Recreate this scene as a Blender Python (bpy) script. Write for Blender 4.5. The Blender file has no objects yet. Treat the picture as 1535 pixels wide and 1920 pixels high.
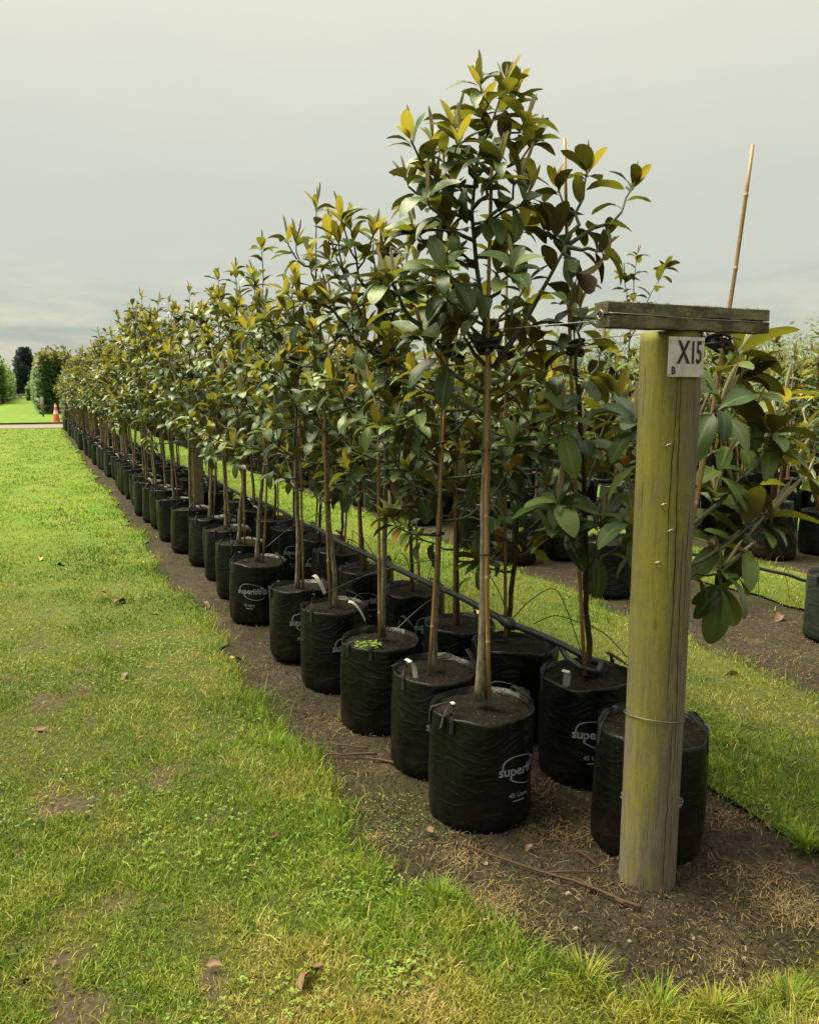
import bpy, math, random
import numpy as np
from mathutils import Vector, Matrix
from math import sin, cos, pi, radians, atan2, hypot

# ------------------------------------------------------------------ camera, sky, sun, exposure
SC = bpy.context.scene
COL = SC.collection
CAM_H = 1.55
PITCH, YAW = radians(8.312), radians(24.75)
FPX, CXP, CYP = 1540.0, 767.5, 960.0
cam_d = bpy.data.cameras.new('camera')
cam = bpy.data.objects.new('camera', cam_d); COL.objects.link(cam)
cam.location = (0, 0, CAM_H); cam.rotation_euler = (pi/2 - PITCH, 0, -YAW)
cam_d.sensor_fit = 'HORIZONTAL'; cam_d.sensor_width = 36.0; cam_d.lens = 36.0*FPX/1535.0
cam_d.clip_start = 0.05; cam_d.clip_end = 3000
SC.camera = cam

SUN_EL, SUN_AZ = radians(66), radians(-48)          # azimuth measured from +Y towards +X
world = bpy.data.worlds.new('World'); SC.world = world; world.use_nodes = True
wn = world.node_tree.nodes; wl = world.node_tree.links
for n in list(wn): wn.remove(n)
w_out = wn.new('ShaderNodeOutputWorld')
sky = wn.new('ShaderNodeTexSky'); sky.sky_type = 'NISHITA'; sky.sun_disc = False
sky.sun_elevation = SUN_EL; sky.sun_rotation = SUN_AZ; sky.dust_density = 3.0
bg1 = wn.new('ShaderNodeBackground'); bg1.inputs[1].default_value = 0.05
wl.new(sky.outputs[0], bg1.inputs[0])
tc = wn.new('ShaderNodeTexCoord'); sep = wn.new('ShaderNodeSeparateXYZ'); wl.new(tc.outputs['Generated'], sep.inputs[0])
ramp = wn.new('ShaderNodeValToRGB'); wl.new(sep.outputs[2], ramp.inputs[0])
e = ramp.color_ramp.elements
e[0].position = 0.0; e[0].color = (.585, .565, .435, 1)
e[1].position = 1.0; e[1].color = (1.50, 1.45, 1.22, 1)
for p, c in ((.05, (.585, .572, .450)), (.12, (.530, .543, .462)), (.22, (.550, .558, .472)), (.40, (.690, .680, .565))):
    k = e.new(p); k.color = (*c, 1)
mp = wn.new('ShaderNodeMapping'); mp.inputs['Scale'].default_value = (2.6, 2.6, 13.0); wl.new(tc.outputs['Generated'], mp.inputs[0])
nz = wn.new('ShaderNodeTexNoise'); nz.inputs['Scale'].default_value = 2.6; nz.inputs['Detail'].default_value = 6; nz.inputs['Roughness'].default_value = .58
nz.inputs['Distortion'].default_value = .25
wl.new(mp.outputs[0], nz.inputs[0])
cr = wn.new('ShaderNodeValToRGB'); wl.new(nz.outputs[0], cr.inputs[0])
ce = cr.color_ramp.elements
ce[0].position = .36; ce[0].color = (.66, .74, .84, 1); ce[1].position = .70; ce[1].color = (1.13, 1.11, 1.03, 1)
# clouds show low in the sky and fade out upwards into the even overcast
lowf = wn.new('ShaderNodeMapRange'); wl.new(sep.outputs[2], lowf.inputs[0])
lowf.inputs[1].default_value = .05; lowf.inputs[2].default_value = .15; lowf.inputs[3].default_value = 1.25; lowf.inputs[4].default_value = .07
mulc = wn.new('ShaderNodeMix'); mulc.data_type = 'RGBA'; mulc.blend_type = 'MULTIPLY'
wl.new(lowf.outputs[0], mulc.inputs[0]); wl.new(ramp.outputs[0], mulc.inputs[6]); wl.new(cr.outputs[0], mulc.inputs[7])
bg2 = wn.new('ShaderNodeBackground'); bg2.inputs[1].default_value = 0.124
wl.new(mulc.outputs[2], bg2.inputs[0])
mixw = wn.new('ShaderNodeMixShader'); mixw.inputs[0].default_value = .97
wl.new(bg1.outputs[0], mixw.inputs[1]); wl.new(bg2.outputs[0], mixw.inputs[2]); wl.new(mixw.outputs[0], w_out.inputs[0])

sun_d = bpy.data.lights.new('sun', 'SUN'); sun_d.energy = 1.5; sun_d.angle = radians(46); sun_d.color = (1.0, .93, .66)
sun = bpy.data.objects.new('sun', sun_d); COL.objects.link(sun)
sdir = Vector((cos(SUN_EL)*sin(SUN_AZ), cos(SUN_EL)*cos(SUN_AZ), sin(SUN_EL)))
sun.rotation_euler = (-sdir).to_track_quat('-Z', 'Y').to_euler(); sun.location = sdir*30
vs = SC.view_settings
vs.view_transform = 'Standard'; vs.look = 'None'; vs.gamma = 1.0; vs.use_curve_mapping = False
vs.exposure = 3.2

# ------------------------------------------------------------------ helpers
R_ = random.Random(7); NR = np.random.default_rng(11)
CAMP = np.array([0, 0, CAM_H])
_f = np.array([sin(YAW)*cos(PITCH), cos(YAW)*cos(PITCH), -sin(PITCH)]); _r = np.array([cos(YAW), -sin(YAW), 0.]); _u = np.cross(_r, _f)
def at(x, y, Y):
    """a point seen at photo position (x, y) and standing at world distance Y along the rows"""
    d = _r*(x-CXP)/FPX + _u*(CYP-y)/FPX + _f
    return Vector(CAMP + d*(Y/d[1]))
def gnd(x, y, z=0.0):
    d = _r*(x-CXP)/FPX + _u*(CYP-y)/FPX + _f
    return Vector(CAMP + d*((z-CAM_H)/d[2]))

def _hash(ix, iy, iz):
    h = (ix*374761393 + iy*668265263 + iz*2147483647) & 0xffffffff
    h = ((h ^ (h >> 13))*1274126177) & 0xffffffff
    return ((h ^ (h >> 16)) & 0xffff)/65535.0
def vnoise(x, y, z=0.0, o=3):
    x = np.asarray(x, float); y = np.asarray(y, float); z = np.zeros_like(x)+z
    tot = 0; amp = 1; nrm = 0
    for k in range(o):
        xi = np.floor(x).astype(np.int64); yi = np.floor(y).astype(np.int64); zi = np.floor(z).astype(np.int64)
        fx, fy, fz = x-xi, y-yi, z-zi
        fx, fy, fz = (t*t*(3-2*t) for t in (fx, fy, fz))
        v = 0
        for a in (0, 1):
            for b in (0, 1):
                for c in (0, 1):
                    v = v + _hash(xi+a, yi+b, zi+c)*(fx if a else 1-fx)*(fy if b else 1-fy)*(fz if c else 1-fz)
        tot = tot+amp*v; nrm += amp; amp *= .5
        x, y, z = x*2.03+17.1, y*2.03+5.3, z*2.03+9.7
    return tot/nrm

class MB:
    def __init__(s): s.v = []; s.f = []; s.m = []; s.n = 0
    def add(s, verts, faces, mi=0):
        o = s.n; s.v.extend([tuple(p) for p in verts]); s.n = len(s.v)
        s.f.extend([tuple(i+o for i in f) for f in faces]); s.m.extend([mi]*len(faces))
    def tube(s, pts, rad, n=6, mi=0, caps=True):
        pts = [Vector(p) for p in pts]; k = len(pts)
        if not hasattr(rad, '__len__'): rad = [rad]*k
        vs_, fs = [], []; up = None
        for i, p in enumerate(pts):
            t = (pts[min(i+1, k-1)]-pts[max(i-1, 0)])
            t = t.normalized() if t.length > 1e-9 else Vector((0, 0, 1))
            if up is None:
                up = t.orthogonal().normalized()
            up = (up - t*up.dot(t));
            up = up.normalized() if up.length > 1e-6 else t.orthogonal().normalized()
            b = t.cross(up)
            for j in range(n):
                a = 2*pi*j/n; vs_.append(p + (up*cos(a)+b*sin(a))*rad[i])
        for i in range(k-1):
            for j in range(n):
                fs.append((i*n+j, i*n+(j+1) % n, (i+1)*n+(j+1) % n, (i+1)*n+j))
        if caps: fs.append(tuple(range(n))[::-1]); fs.append(tuple((k-1)*n+j for j in range(n)))
        s.add(vs_, fs, mi)
    def box(s, c, d, mi=0, bev=0.0, rz=0.0):
        cx, cy, cz = c; dx, dy, dz = (q/2 for q in d)
        if bev <= 0:
            vv = [Vector((sx*dx, sy*dy, sz*dz)) for sz in (-1, 1) for sy in (-1, 1) for sx in (-1, 1)]
            ff = [(0, 2, 3, 1), (4, 5, 7, 6), (0, 1, 5, 4), (2, 6, 7, 3), (0, 4, 6, 2), (1, 3, 7, 5)]
        else:
            lev = [(-dz, bev), (-dz+bev, 0), (dz-bev, 0), (dz, bev)]; vv = []; ff = []
            for z, ins in lev:
                x, y = dx-ins, dy-ins
                b2 = bev
                for px, py in ((-x+b2, -y), (x-b2, -y), (x, -y+b2), (x, y-b2), (x-b2, y), (-x+b2, y), (-x, y-b2), (-x, -y+b2)): vv.append(Vector((px, py, z)))
            for i in range(3):
                for j in range(8): ff.append((i*8+j, i*8+(j+1) % 8, (i+1)*8+(j+1) % 8, (i+1)*8+j))
            ff.append(tuple(range(8))[::-1]); ff.append(tuple(24+j for j in range(8)))
        c_, s_ = cos(rz), sin(rz)
        s.add([(cx+p.x*c_-p.y*s_, cy+p.x*s_+p.y*c_, cz+p.z) for p in vv], ff, mi)
    def mesh(s, name, mats, smooth=True):
        me = bpy.data.meshes.new(name); me.from_pydata(s.v, [], s.f)
        for m in mats: me.materials.append(m)
        if len(mats) > 1: me.polygons.foreach_set('material_index', s.m)
        me.polygons.foreach_set('use_smooth', [smooth]*len(s.f)); me.update()
        return me
    def build(s, name, mats, parent=None, smooth=True):
        if not isinstance(mats, (list, tuple)): mats = [mats]
        return put(name, s.mesh(name, mats, smooth), parent)
def put(name, data, parent=None, loc=None, rot=None):
    o = bpy.data.objects.new(name, data); COL.objects.link(o)
    if parent: o.parent = parent
    if loc is not None: o.location = loc
    if rot is not None: o.rotation_euler = rot
    return o
def empty(name, loc=(0, 0, 0), rot=(0, 0, 0)):
    o = put(name, None, None, loc, rot); o.empty_display_size = .1; return o
def tag(o, label=None, cat=None, group=None, kind=None):
    if label: o['label'] = label
    if cat: o['category'] = cat
    if group: o['group'] = group
    if kind: o['kind'] = kind
    return o
def np_mesh(name, V, T4, T3, mats, smooth=False, attrs=None):
    """fast mesh from numpy: V (n,3), quads T4 (a,4), tris T3 (b,3)"""
    me = bpy.data.meshes.new(name); n4, n3 = len(T4), len(T3)
    me.vertices.add(len(V)); me.vertices.foreach_set('co', np.asarray(V, np.float32).ravel())
    loops = np.concatenate([np.asarray(T4, np.int32).ravel(), np.asarray(T3, np.int32).ravel()])
    me.loops.add(len(loops)); me.loops.foreach_set('vertex_index', loops)
    me.polygons.add(n4+n3)
    st = np.concatenate([np.arange(n4)*4, n4*4+np.arange(n3)*3]).astype(np.int32)
    me.polygons.foreach_set('loop_start', st)
    me.polygons.foreach_set('use_smooth', np.full(n4+n3, smooth))
    for m in mats: me.materials.append(m)
    me.update(calc_edges=True); me.validate()
    for k, a in (attrs or {}).items():
        at_ = me.attributes.new(k, 'FLOAT', 'POINT'); at_.data.foreach_set('value', np.asarray(a, np.float32))
    return me

# ------------------------------------------------------------------ materials
class NT:
    """small node-tree helper"""
    def __init__(s, name):
        s.m = bpy.data.materials.new(name); s.m.use_nodes = True; s.t = s.m.node_tree; s.n = s.t.nodes; s.l = s.t.links
        for q in list(s.n): s.n.remove(q)
        s.out = s.n.new('ShaderNodeOutputMaterial')
    def node(s, t, ins=None, **kw):
        q = s.n.new(t)
        for k, v in kw.items(): setattr(q, k, v)
        for k, v in (ins or {}).items():
            if hasattr(v, 'is_output') or isinstance(v, bpy.types.NodeSocket): s.l.new(v, q.inputs[k])
            else: q.inputs[k].default_value = v
        return q
    def coord(s, kind='Object', scale=None):
        o = s.node('ShaderNodeTexCoord').outputs[kind]
        if scale: o = s.node('ShaderNodeMapping', {0: o, 'Scale': scale}).outputs[0]
        return o
    def pos(s, scale=None):
        o = s.node('ShaderNodeNewGeometry').outputs['Position']
        if scale: o = s.node('ShaderNodeMapping', {0: o, 'Scale': scale}).outputs[0]
        return o
    def noise(s, vec, scale, detail=4, rough=.55, dist=0.):
        return s.node('ShaderNodeTexNoise', {'Vector': vec, 'Scale': scale, 'Detail': detail, 'Roughness': rough, 'Distortion': dist}).outputs[0]
    def ramp(s, fac, stops):
        q = s.node('ShaderNodeValToRGB', {0: fac}); e_ = q.color_ramp.elements
        e_[0].position, e_[1].position = stops[0][0], stops[-1][0]
        def c4(c): return (c, c, c, 1) if not hasattr(c, '__len__') else (*c, 1)
        e_[0].color, e_[1].color = c4(stops[0][1]), c4(stops[-1][1])
        for p, c in stops[1:-1]: e_.new(p).color = c4(c)
        return q.outputs[0]
    def mix(s, fac, a, b, mode='MIX'):
        def c4(c): return (*c, 1) if isinstance(c, tuple) and len(c) == 3 else c
        q = s.node('ShaderNodeMix', {0: fac, 6: c4(a), 7: c4(b)}, data_type='RGBA', blend_type=mode); return q.outputs[2]
    def math(s, op, a, b=0.): return s.node('ShaderNodeMath', {0: a, 1: b}, operation=op).outputs[0]
    def attr(s, name): return s.node('ShaderNodeAttribute', attribute_name=name).outputs['Fac']
    def bump(s, h, strength=.4, dist=.01): return s.node('ShaderNodeBump', {'Height': h, 'Strength': strength, 'Distance': dist}).outputs[0]
    def bsdf(s, col, rough=.6, normal=None, spec=.4, **kw):
        ins = {'Base Color': (*col, 1) if isinstance(col, tuple) else col, 'Roughness': rough, 'Specular IOR Level': spec}
        if normal is not None: ins['Normal'] = normal
        ins.update(kw)
        return s.node('ShaderNodeBsdfPrincipled', ins).outputs[0]
    def done(s, sh): s.l.new(sh, s.out.inputs[0]); return s.m

def leaf_material(name, top, top2, under, under2, transl, tcol, rough=.32, spec=.5):
    t = NT(name)
    ri = t.node('ShaderNodeObjectInfo').outputs['Random']
    g = t.node('ShaderNodeNewGeometry'); rp = g.outputs['Random Per Island']
    rnd = t.math('FRACT', t.math('ADD', ri, rp))
    n = t.noise(t.coord('Object'), 22, 3)
    fac = t.math('MULTIPLY_ADD', n, .5); t.n[-1].inputs[2].default_value = -.25
    fac = t.math('ADD', rnd, fac)
    ct = t.mix(fac, top, top2); cu = t.mix(fac, under, under2)
    ct = t.mix(t.ramp(rnd, [(.86, 0.), (.97, .55)]), ct, tuple(c*1.8+.015 for c in top2))
    rib = t.ramp(t.attr('mid'), [(.86, 0.), (.95, .55)])
    ct = t.mix(rib, ct, tuple(c*1.6+.025 for c in top2)); cu = t.mix(rib, cu, tuple(c*.55 for c in under))
    bl_ = t.ramp(t.noise(t.coord('Object'), 7, 5, .7), [(.66, 0.), (.72, .7)]); ct = t.mix(bl_, ct, tuple(c*.9+.02 for c in under2))
    col = t.mix(g.outputs['Backfacing'], ct, cu)
    ro = t.math('MULTIPLY_ADD', g.outputs['Backfacing'], .42); t.n[-1].inputs[2].default_value = rough
    nb = t.bump(t.noise(t.coord('Object'), 55, 2), .22, .004)
    p = t.bsdf(col, ro, nb, spec)
    tr = t.node('ShaderNodeBsdfTranslucent', {0: (*tcol, 1)}).outputs[0]
    return t.done(t.node('ShaderNodeMixShader', {0: transl, 1: p, 2: tr}).outputs[0])
M_LEAF = leaf_material('leaf_mature', (.017, .037, .009), (.052, .085, .021), (.034, .021, .010), (.072, .054, .020), .10, (.14, .14, .016), .34, .25)
M_LEAFM = leaf_material('leaf_mid_green', (.040, .074, .016), (.096, .136, .034), (.060, .050, .018), (.098, .092, .030), .20, (.28, .28, .024), .36, .27)
M_YOUNG = leaf_material('leaf_young', (.070, .088, .020), (.150, .150, .042), (.105, .095, .018), (.165, .138, .026), .40, (.36, .30, .028), .45, .26)
M_OLD = leaf_material('leaf_old_yellow', (.28, .155, .012), (.33, .21, .02), (.22, .11, .02), (.28, .165, .025), .3, (.45, .25, .02), .5, .3)
M_BUD = leaf_material('leaf_bud', (.22, .22, .135), (.30, .29, .18), (.20, .17, .10), (.28, .25, .16), .15, (.4, .36, .15), .6, .2)
LEAFM = [M_LEAF, M_LEAFM, M_YOUNG, M_OLD, M_BUD]

def mat_twig():
    t = NT('twig'); n = t.noise(t.coord('Object'), 40, 3)
    return t.done(t.bsdf(t.ramp(n, [(.3, (.022, .026, .012)), (.7, (.075, .085, .035))]), .7))
def mat_bark(name, a, b, moss):
    t = NT(name); o = t.coord('Object', (1, 1, .45)); n = t.noise(o, 55, 6, .65); n2 = t.noise(t.coord('Object'), 9, 4)
    c = t.mix(t.ramp(n, [(.35, 0.), (.68, 1.)]), a, b)
    c = t.mix(t.ramp(n2, [(.50, 0.), (.68, .75)]), c, moss)
    return t.done(t.bsdf(c, .85, t.bump(n, .7, .004), .2))
def mat_cane():
    t = NT('bamboo_cane'); o = t.coord('Object', (1, 1, .25)); n = t.noise(o, 70, 4)
    ri = t.node('ShaderNodeObjectInfo').outputs['Random']
    c = t.mix(n, (.15, .088, .028), (.35, .215, .075)); c = t.mix(t.math('MULTIPLY', ri, .65), c, (.15, .085, .05))
    z = t.node('ShaderNodeSeparateXYZ', {0: t.coord('Object')}).outputs[2]
    sp = t.noise(t.coord('Object'), 160, 2); c = t.mix(t.ramp(sp, [(.66, 0.), (.74, .8)]), c, (.035, .02, .01))
    return t.done(t.bsdf(c, .48, None, .35))
def mat_bag(name='bag_plastic', faded=0.):
    t = NT(name); ob = t.coord('Object'); z = t.node('ShaderNodeSeparateXYZ', {0: ob}).outputs[2]
    n = t.noise(ob, 9, 5, .6); n2 = t.noise(ob, 34, 4, .65)
    ri = t.node('ShaderNodeObjectInfo').outputs['Random']
    base = (.020, .026, .021) if faded else t.mix(ri, (.0008, .0012, .0014), (.0013, .0021, .0013))
    zf = t.node('ShaderNodeMapRange', {0: z, 1: .0, 2: .30, 3: .70, 4: .16}).outputs[0]
    base = t.mix(0., base, base) if faded else base
    dust = t.math('MULTIPLY', t.ramp(n, [(.38, 0.), (.70, 1.)]), zf)
    c = t.mix(dust, base, (.012, .010, .006))
    alg = t.math('MULTIPLY', t.ramp(t.noise(ob, 4.5, 4), [(.48, 0.), (.72, .55)]), 1.)
    c = t.mix(alg, c, (.0045, .0068, .0028))
    spk = t.ramp(t.noise(ob, 120, 2, .5), [(.71, 0.), (.76, .7)]); c = t.mix(spk, c, (.07, .065, .045))
    weave = t.node('ShaderNodeTexWave', {0: t.coord('Object', (1, 1, 1)), 'Scale': 90., 'Distortion': 1.5}, bands_direction='Z').outputs[1]
    wr = t.noise(t.coord('Object', (1, 1, 2.2)), 4.5, 3, .5, .8)
    wr = t.math('ABSOLUTE', t.math('SUBTRACT', wr, .5)); wr = t.ramp(wr, [(0., 1.), (.05, .35), (.22, 0.)])
    h = t.math('ADD', t.math('MULTIPLY', wr, 1.), t.math('MULTIPLY', weave, .025))
    return t.done(t.bsdf(c, t.ramp(n2, [(.3, .30), (.7, .48)]), t.bump(h, .22, .012), .24))
def mat_soil(name, perlite=True):
    t = NT(name); p = t.coord('Object'); n = t.noise(p, 60, 5, .7); n3 = t.noise(p, 7, 4)
    c = t.ramp(n, [(.3, (.003, .0025, .002)), (.55, (.010, .0078, .0052)), (.75, (.034, .025, .015))])
    c = t.mix(t.ramp(n3, [(.52, 0.), (.70, .6)]), c, (.040, .046, .012))
    if perlite:
        v = t.node('ShaderNodeTexVoronoi', {0: p, 'Scale': 55.}).outputs[0]
        c = t.mix(t.ramp(v, [(.05, .85), (.10, 0.)]), c, (.32, .28, .20))
    return t.done(t.bsdf(c, .95, t.bump(n, 1., .02), .15))
def plain(name, col, rough=.6, spec=.35, var=.3, scale=30, metal=0.):
    t = NT(name); n = t.noise(t.coord('Object'), scale, 4)
    c = t.mix(n, tuple(x*(1-var) for x in col), tuple(x*(1+var) for x in col))
    return t.done(t.bsdf(c, rough, t.bump(n, .15, .003), spec, Metallic=metal))
M_TWIG = mat_twig()
M_BARK = mat_bark('bark_grey', (.060, .050, .034), (.205, .176, .126), (.088, .088, .034))
M_BARKD = mat_bark('bark_dark', (.018, .011, .007), (.072, .044, .026), (.050, .042, .018))
M_CANE = mat_cane(); M_BAG = mat_bag(); M_SOIL = mat_soil('bag_soil')
M_STRAP = plain('webbing_strap', (.009, .010, .011), .7, .25, .5, 200)
M_PRINT = plain('printed_ink', (.170, .190, .205), .65, .2, .45, 60)
M_TAG = plain('white_tag', (.36, .36, .33), .5, .3, .08)
M_TIE = plain('black_tie', (.010, .010, .014), .55, .3, .4)
M_PIPE = plain('black_poly_pipe', (.014, .015, .015), .42, .45, .5, 14)
M_WIRE = plain('galvanised_wire', (.16, .15, .13), .45, .5, .3, 40, .6)
M_STICK = plain('dead_stick', (.055, .030, .020), .8, .2, .5, 60)
M_STRAW = plain('straw', (.27, .185, .085), .8, .2, .55, 9)
M_CHIP = plain('bark_chip', (.055, .038, .024), .9, .15, .7, 12)
M_DEAD = plain('dead_leaf', (.100, .056, .028), .6, .3, .5, 25)
M_STONE = plain('pale_stone', (.17, .155, .12), .8, .2, .3, 40)
M_WEED = plain('weed_leaf', (.085, .135, .014), .6, .3, .4, 30)

def mat_dirt():
    t = NT('bare_soil'); p = t.pos()
    n = t.noise(p, 2.2, 6, .62); f = t.noise(p, 38, 6, .72); f2 = t.noise(p, 130, 3, .7); ms = t.noise(p, 1.15, 5, .6)
    c = t.ramp(f, [(.28, (.008, .006, .004)), (.5, (.030, .022, .014)), (.72, (.080, .060, .038))])
    c = t.mix(t.ramp(n, [(.42, 0.), (.66, .65)]), c, t.mix(f, (.028, .022, .016), (.090, .072, .052)))
    c = t.mix(t.ramp(ms, [(.49, 0.), (.60, .75)]), c, t.mix(f, (.016, .016, .006), (.058, .056, .020)))
    c = t.mix(t.ramp(t.noise(p, 4.2, 5, .6), [(.55, 0.), (.70, .55)]), c, t.mix(f, (.03, .02, .010), (.165, .120, .066)))
    c = t.mix(t.ramp(f2, [(.66, 0.), (.74, .8)]), c, (.19, .145, .085))
    h = t.math('ADD', f, t.math('MULTIPLY', f2, .35))
    return t.done(t.bsdf(c, .93, t.bump(h, 1., .035), .18))
def mat_lawn():
    t = NT('lawn_thatch'); p = t.pos(); n = t.noise(p, 1.3, 5); f = t.noise(p, 55, 5, .7); bare = t.attr('bare')
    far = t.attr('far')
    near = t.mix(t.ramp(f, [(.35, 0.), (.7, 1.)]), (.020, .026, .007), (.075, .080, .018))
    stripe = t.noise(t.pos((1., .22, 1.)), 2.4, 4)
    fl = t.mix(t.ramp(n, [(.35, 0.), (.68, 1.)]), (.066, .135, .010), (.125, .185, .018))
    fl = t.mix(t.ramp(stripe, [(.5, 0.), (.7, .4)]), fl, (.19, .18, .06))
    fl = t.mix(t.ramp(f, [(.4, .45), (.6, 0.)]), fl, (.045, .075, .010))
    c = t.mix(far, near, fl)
    c = t.mix(bare, c, t.ramp(f, [(.3, (.018, .012, .008)), (.7, (.085, .062, .042))]))
    return t.done(t.bsdf(c, .9, t.bump(f, .8, .02), .15))
def mat_grass():
    t = NT('grass_blade'); r = t.attr('rnd'); d = t.attr('dry'); tip = t.attr('tip')
    g = t.ramp(r, [(0., (.014, .050, .004)), (.25, (.042, .112, .005)), (.55, (.098, .182, .007)), (.82, (.175, .240, .018)), (1., (.36, .33, .11))])
    y = t.ramp(r, [(0., (.145, .180, .012)), (.45, (.240, .225, .022)), (.75, (.300, .235, .058)), (1., (.42, .32, .14))])
    c = t.mix(d, g, y)
    c = t.mix(t.math('MULTIPLY', tip, .22), c, (.33, .34, .10))
    p = t.bsdf(c, .6, None, .10)
    tr = t.node('ShaderNodeBsdfTranslucent', {0: c}).outputs[0]
    return t.done(t.node('ShaderNodeMixShader', {0: .30, 1: p, 2: tr}).outputs[0])
M_DIRT, M_LAWN, M_GRASS = mat_dirt(), mat_lawn(), mat_grass()
def mat_gravel():
    t = NT('gravel'); p = t.pos(); v = t.noise(p, 18, 5, .7); n = t.noise(p, .8, 3)
    return t.done(t.bsdf(t.mix(n, t.ramp(v, [(.3, (.085, .074, .062)), (.7, (.19, .17, .145))]), (.15, .13, .11)), .9, t.bump(v, .7, .03), .2))
M_GRAVEL = mat_gravel()
def mat_post():
    t = NT('weathered_timber_moss'); ob = t.coord('Object'); sx = t.node('ShaderNodeSeparateXYZ', {0: ob})
    gr = t.noise(t.coord('Object', (1, 1, .085)), 85, 6, .72, .4); bl = t.noise(t.coord('Object', (1, 1, .62)), 9, 6, .70); fine = t.noise(ob, 150, 3)
    wood = t.ramp(gr, [(.25, (.055, .046, .029)), (.5, (.125, .106, .068)), (.75, (.185, .158, .106))])
    grey = t.mix(t.ramp(bl, [(.4, 0.), (.68, .6)]), wood, (.105, .094, .074))
    # algae grows on the side away from the sun-dried face
    side = t.math('ADD', t.math('MULTIPLY', sx.outputs[0], -6.4), t.math('MULTIPLY', sx.outputs[1], -3.8))
    side = t.math('SUBTRACT', side, .17)
    strk = t.noise(t.coord('Object', (1, 1, .10)), 26, 4, .6)
    al = t.math('ADD', side, t.math('MULTIPLY', t.math('SUBTRACT', bl, .5), 2.0))
    al = t.math('ADD', al, t.math('MULTIPLY', t.math('SUBTRACT', strk, .5), 1.1))
    zc = t.node('ShaderNodeMapRange', {0: sx.outputs[2], 1: .25, 2: 1.25, 3: -.34, 4: .12}).outputs[0]
    al = t.math('ADD', al, zc)
    moss = t.mix(bl, t.ramp(gr, [(.3, (.100, .098, .018)), (.7, (.165, .155, .026))]), (.200, .185, .022))
    c = t.mix(t.ramp(al, [(-.15, 0.), (.0, .22), (.60, .85)]), grey, moss)
    c = t.mix(t.ramp(fine, [(.64, 0.), (.72, .65)]), c, (.04, .034, .022))
    kn = t.node('ShaderNodeTexVoronoi', {0: t.coord('Object', (1, 1, .35)), 'Scale': 9.}).outputs[0]; c = t.mix(t.ramp(kn, [(.06, .7), (.12, 0.)]), c, (.035, .028, .016))
    c = t.mix(t.ramp(t.noise(t.coord('Object', (1, 1, .05)), 40, 3, .5), [(.68, 0.), (.70, .8), (.73, 0.)]), c, (.030, .025, .016))
    return t.done(t.bsdf(c, .82, t.bump(t.math('ADD', gr, t.math('MULTIPLY', fine, .2)), .7, .006), .2))
def mat_board():
    t = NT('mossy_board'); gr = t.noise(t.coord('Object', (.08, 1, 1)), 60, 6, .7); bl = t.noise(t.coord('Object', (1., 1., 1.6)), 7.5, 5, .65); f = t.noise(t.coord('Object'), 90, 4, .7)
    c = t.ramp(gr, [(.25, (.042, .040, .027)), (.75, (.115, .106, .070))])
    c = t.mix(t.ramp(bl, [(.48, 0.), (.60, .9)]), c, (.170, .160, .078))
    c = t.mix(t.ramp(f, [(.55, 0.), (.70, .7)]), c, (.035, .034, .020))
    return t.done(t.bsdf(c, .9, t.bump(t.math('ADD', gr, f), .8, .006), .15))
M_POST, M_BOARD = mat_post(), mat_board()
M_CRACK = plain('timber_crack', (.018, .014, .009), .95, .1, .3)
def mat_plate():
    t = NT('sign_plate'); o = t.coord('Object'); n = t.noise(o, 26, 4); f = t.noise(o, 120, 3)
    c = t.mix(t.ramp(n, [(.42, 0.), (.68, .7)]), (.46, .45, .40), (.30, .27, .20)); c = t.mix(t.ramp(f, [(.68, 0.), (.74, .5)]), c, (.25, .22, .16))
    return t.done(t.bsdf(c, .5, None, .35))
M_PLATE = mat_plate(); M_INK = plain('black_ink', (.016, .015, .017), .6, .3, .3)
def mat_foliage(name, a, b, cc=None, cz=None):
    t = NT(name); r = t.node('ShaderNodeNewGeometry').outputs['Random Per Island']; n = t.noise(t.pos(), .35, 3)
    c = t.mix(t.math('ADD', t.math('MULTIPLY', r, .7), t.math('MULTIPLY', n, .3)), a, b)
    if cc:
        z = t.node('ShaderNodeSeparateXYZ', {0: t.pos()}).outputs[2]
        c = t.mix(t.node('ShaderNodeMapRange', {0: t.math('ADD', z, t.math('MULTIPLY', n, 1.5)), 1: cz[0], 2: cz[1]}).outputs[0], c, cc)
    p = t.bsdf(c, .6, None, .25); tr = t.node('ShaderNodeBsdfTranslucent', {0: c}).outputs[0]
    return t.done(t.node('ShaderNodeMixShader', {0: .25, 1: p, 2: tr}).outputs[0])

# ------------------------------------------------------------------ ground
def sheet(name, xs, ys, zf, mats, kind='structure'):
    X, Y = np.meshgrid(xs, ys); Z = zf(X, Y); n, m = X.shape
    idx = np.arange(n*m).reshape(n, m)
    q = np.stack([idx[:-1, :-1], idx[:-1, 1:], idx[1:, 1:], idx[1:, :-1]], -1).reshape(-1, 4)
    me = np_mesh(name, np.stack([X, Y, Z], -1).reshape(-1, 3), q, np.zeros((0, 3), int), mats, True)
    return tag(put(name, me), kind=kind)
def grow(a, b, d0, k):
    out = [a]; d = d0
    while out[-1] < b: out.append(out[-1]+d); d *= k
    return out
gx = [-x for x in grow(3, 900, .3, 1.25)][::-1]+list(np.arange(-2.8, .8, .12))+list(np.arange(.8, 2.7, .035))+list(np.arange(2.7, 6.0, .09))+grow(6, 900, .15, 1.2)
gy = [-60, -20, -5, 0]+list(np.arange(.4, 1.2, .1))+list(np.arange(1.2, 6.0, .035))+list(np.arange(6.0, 9.0, .09))+grow(9.0, 1500, .15, 1.12)
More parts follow.
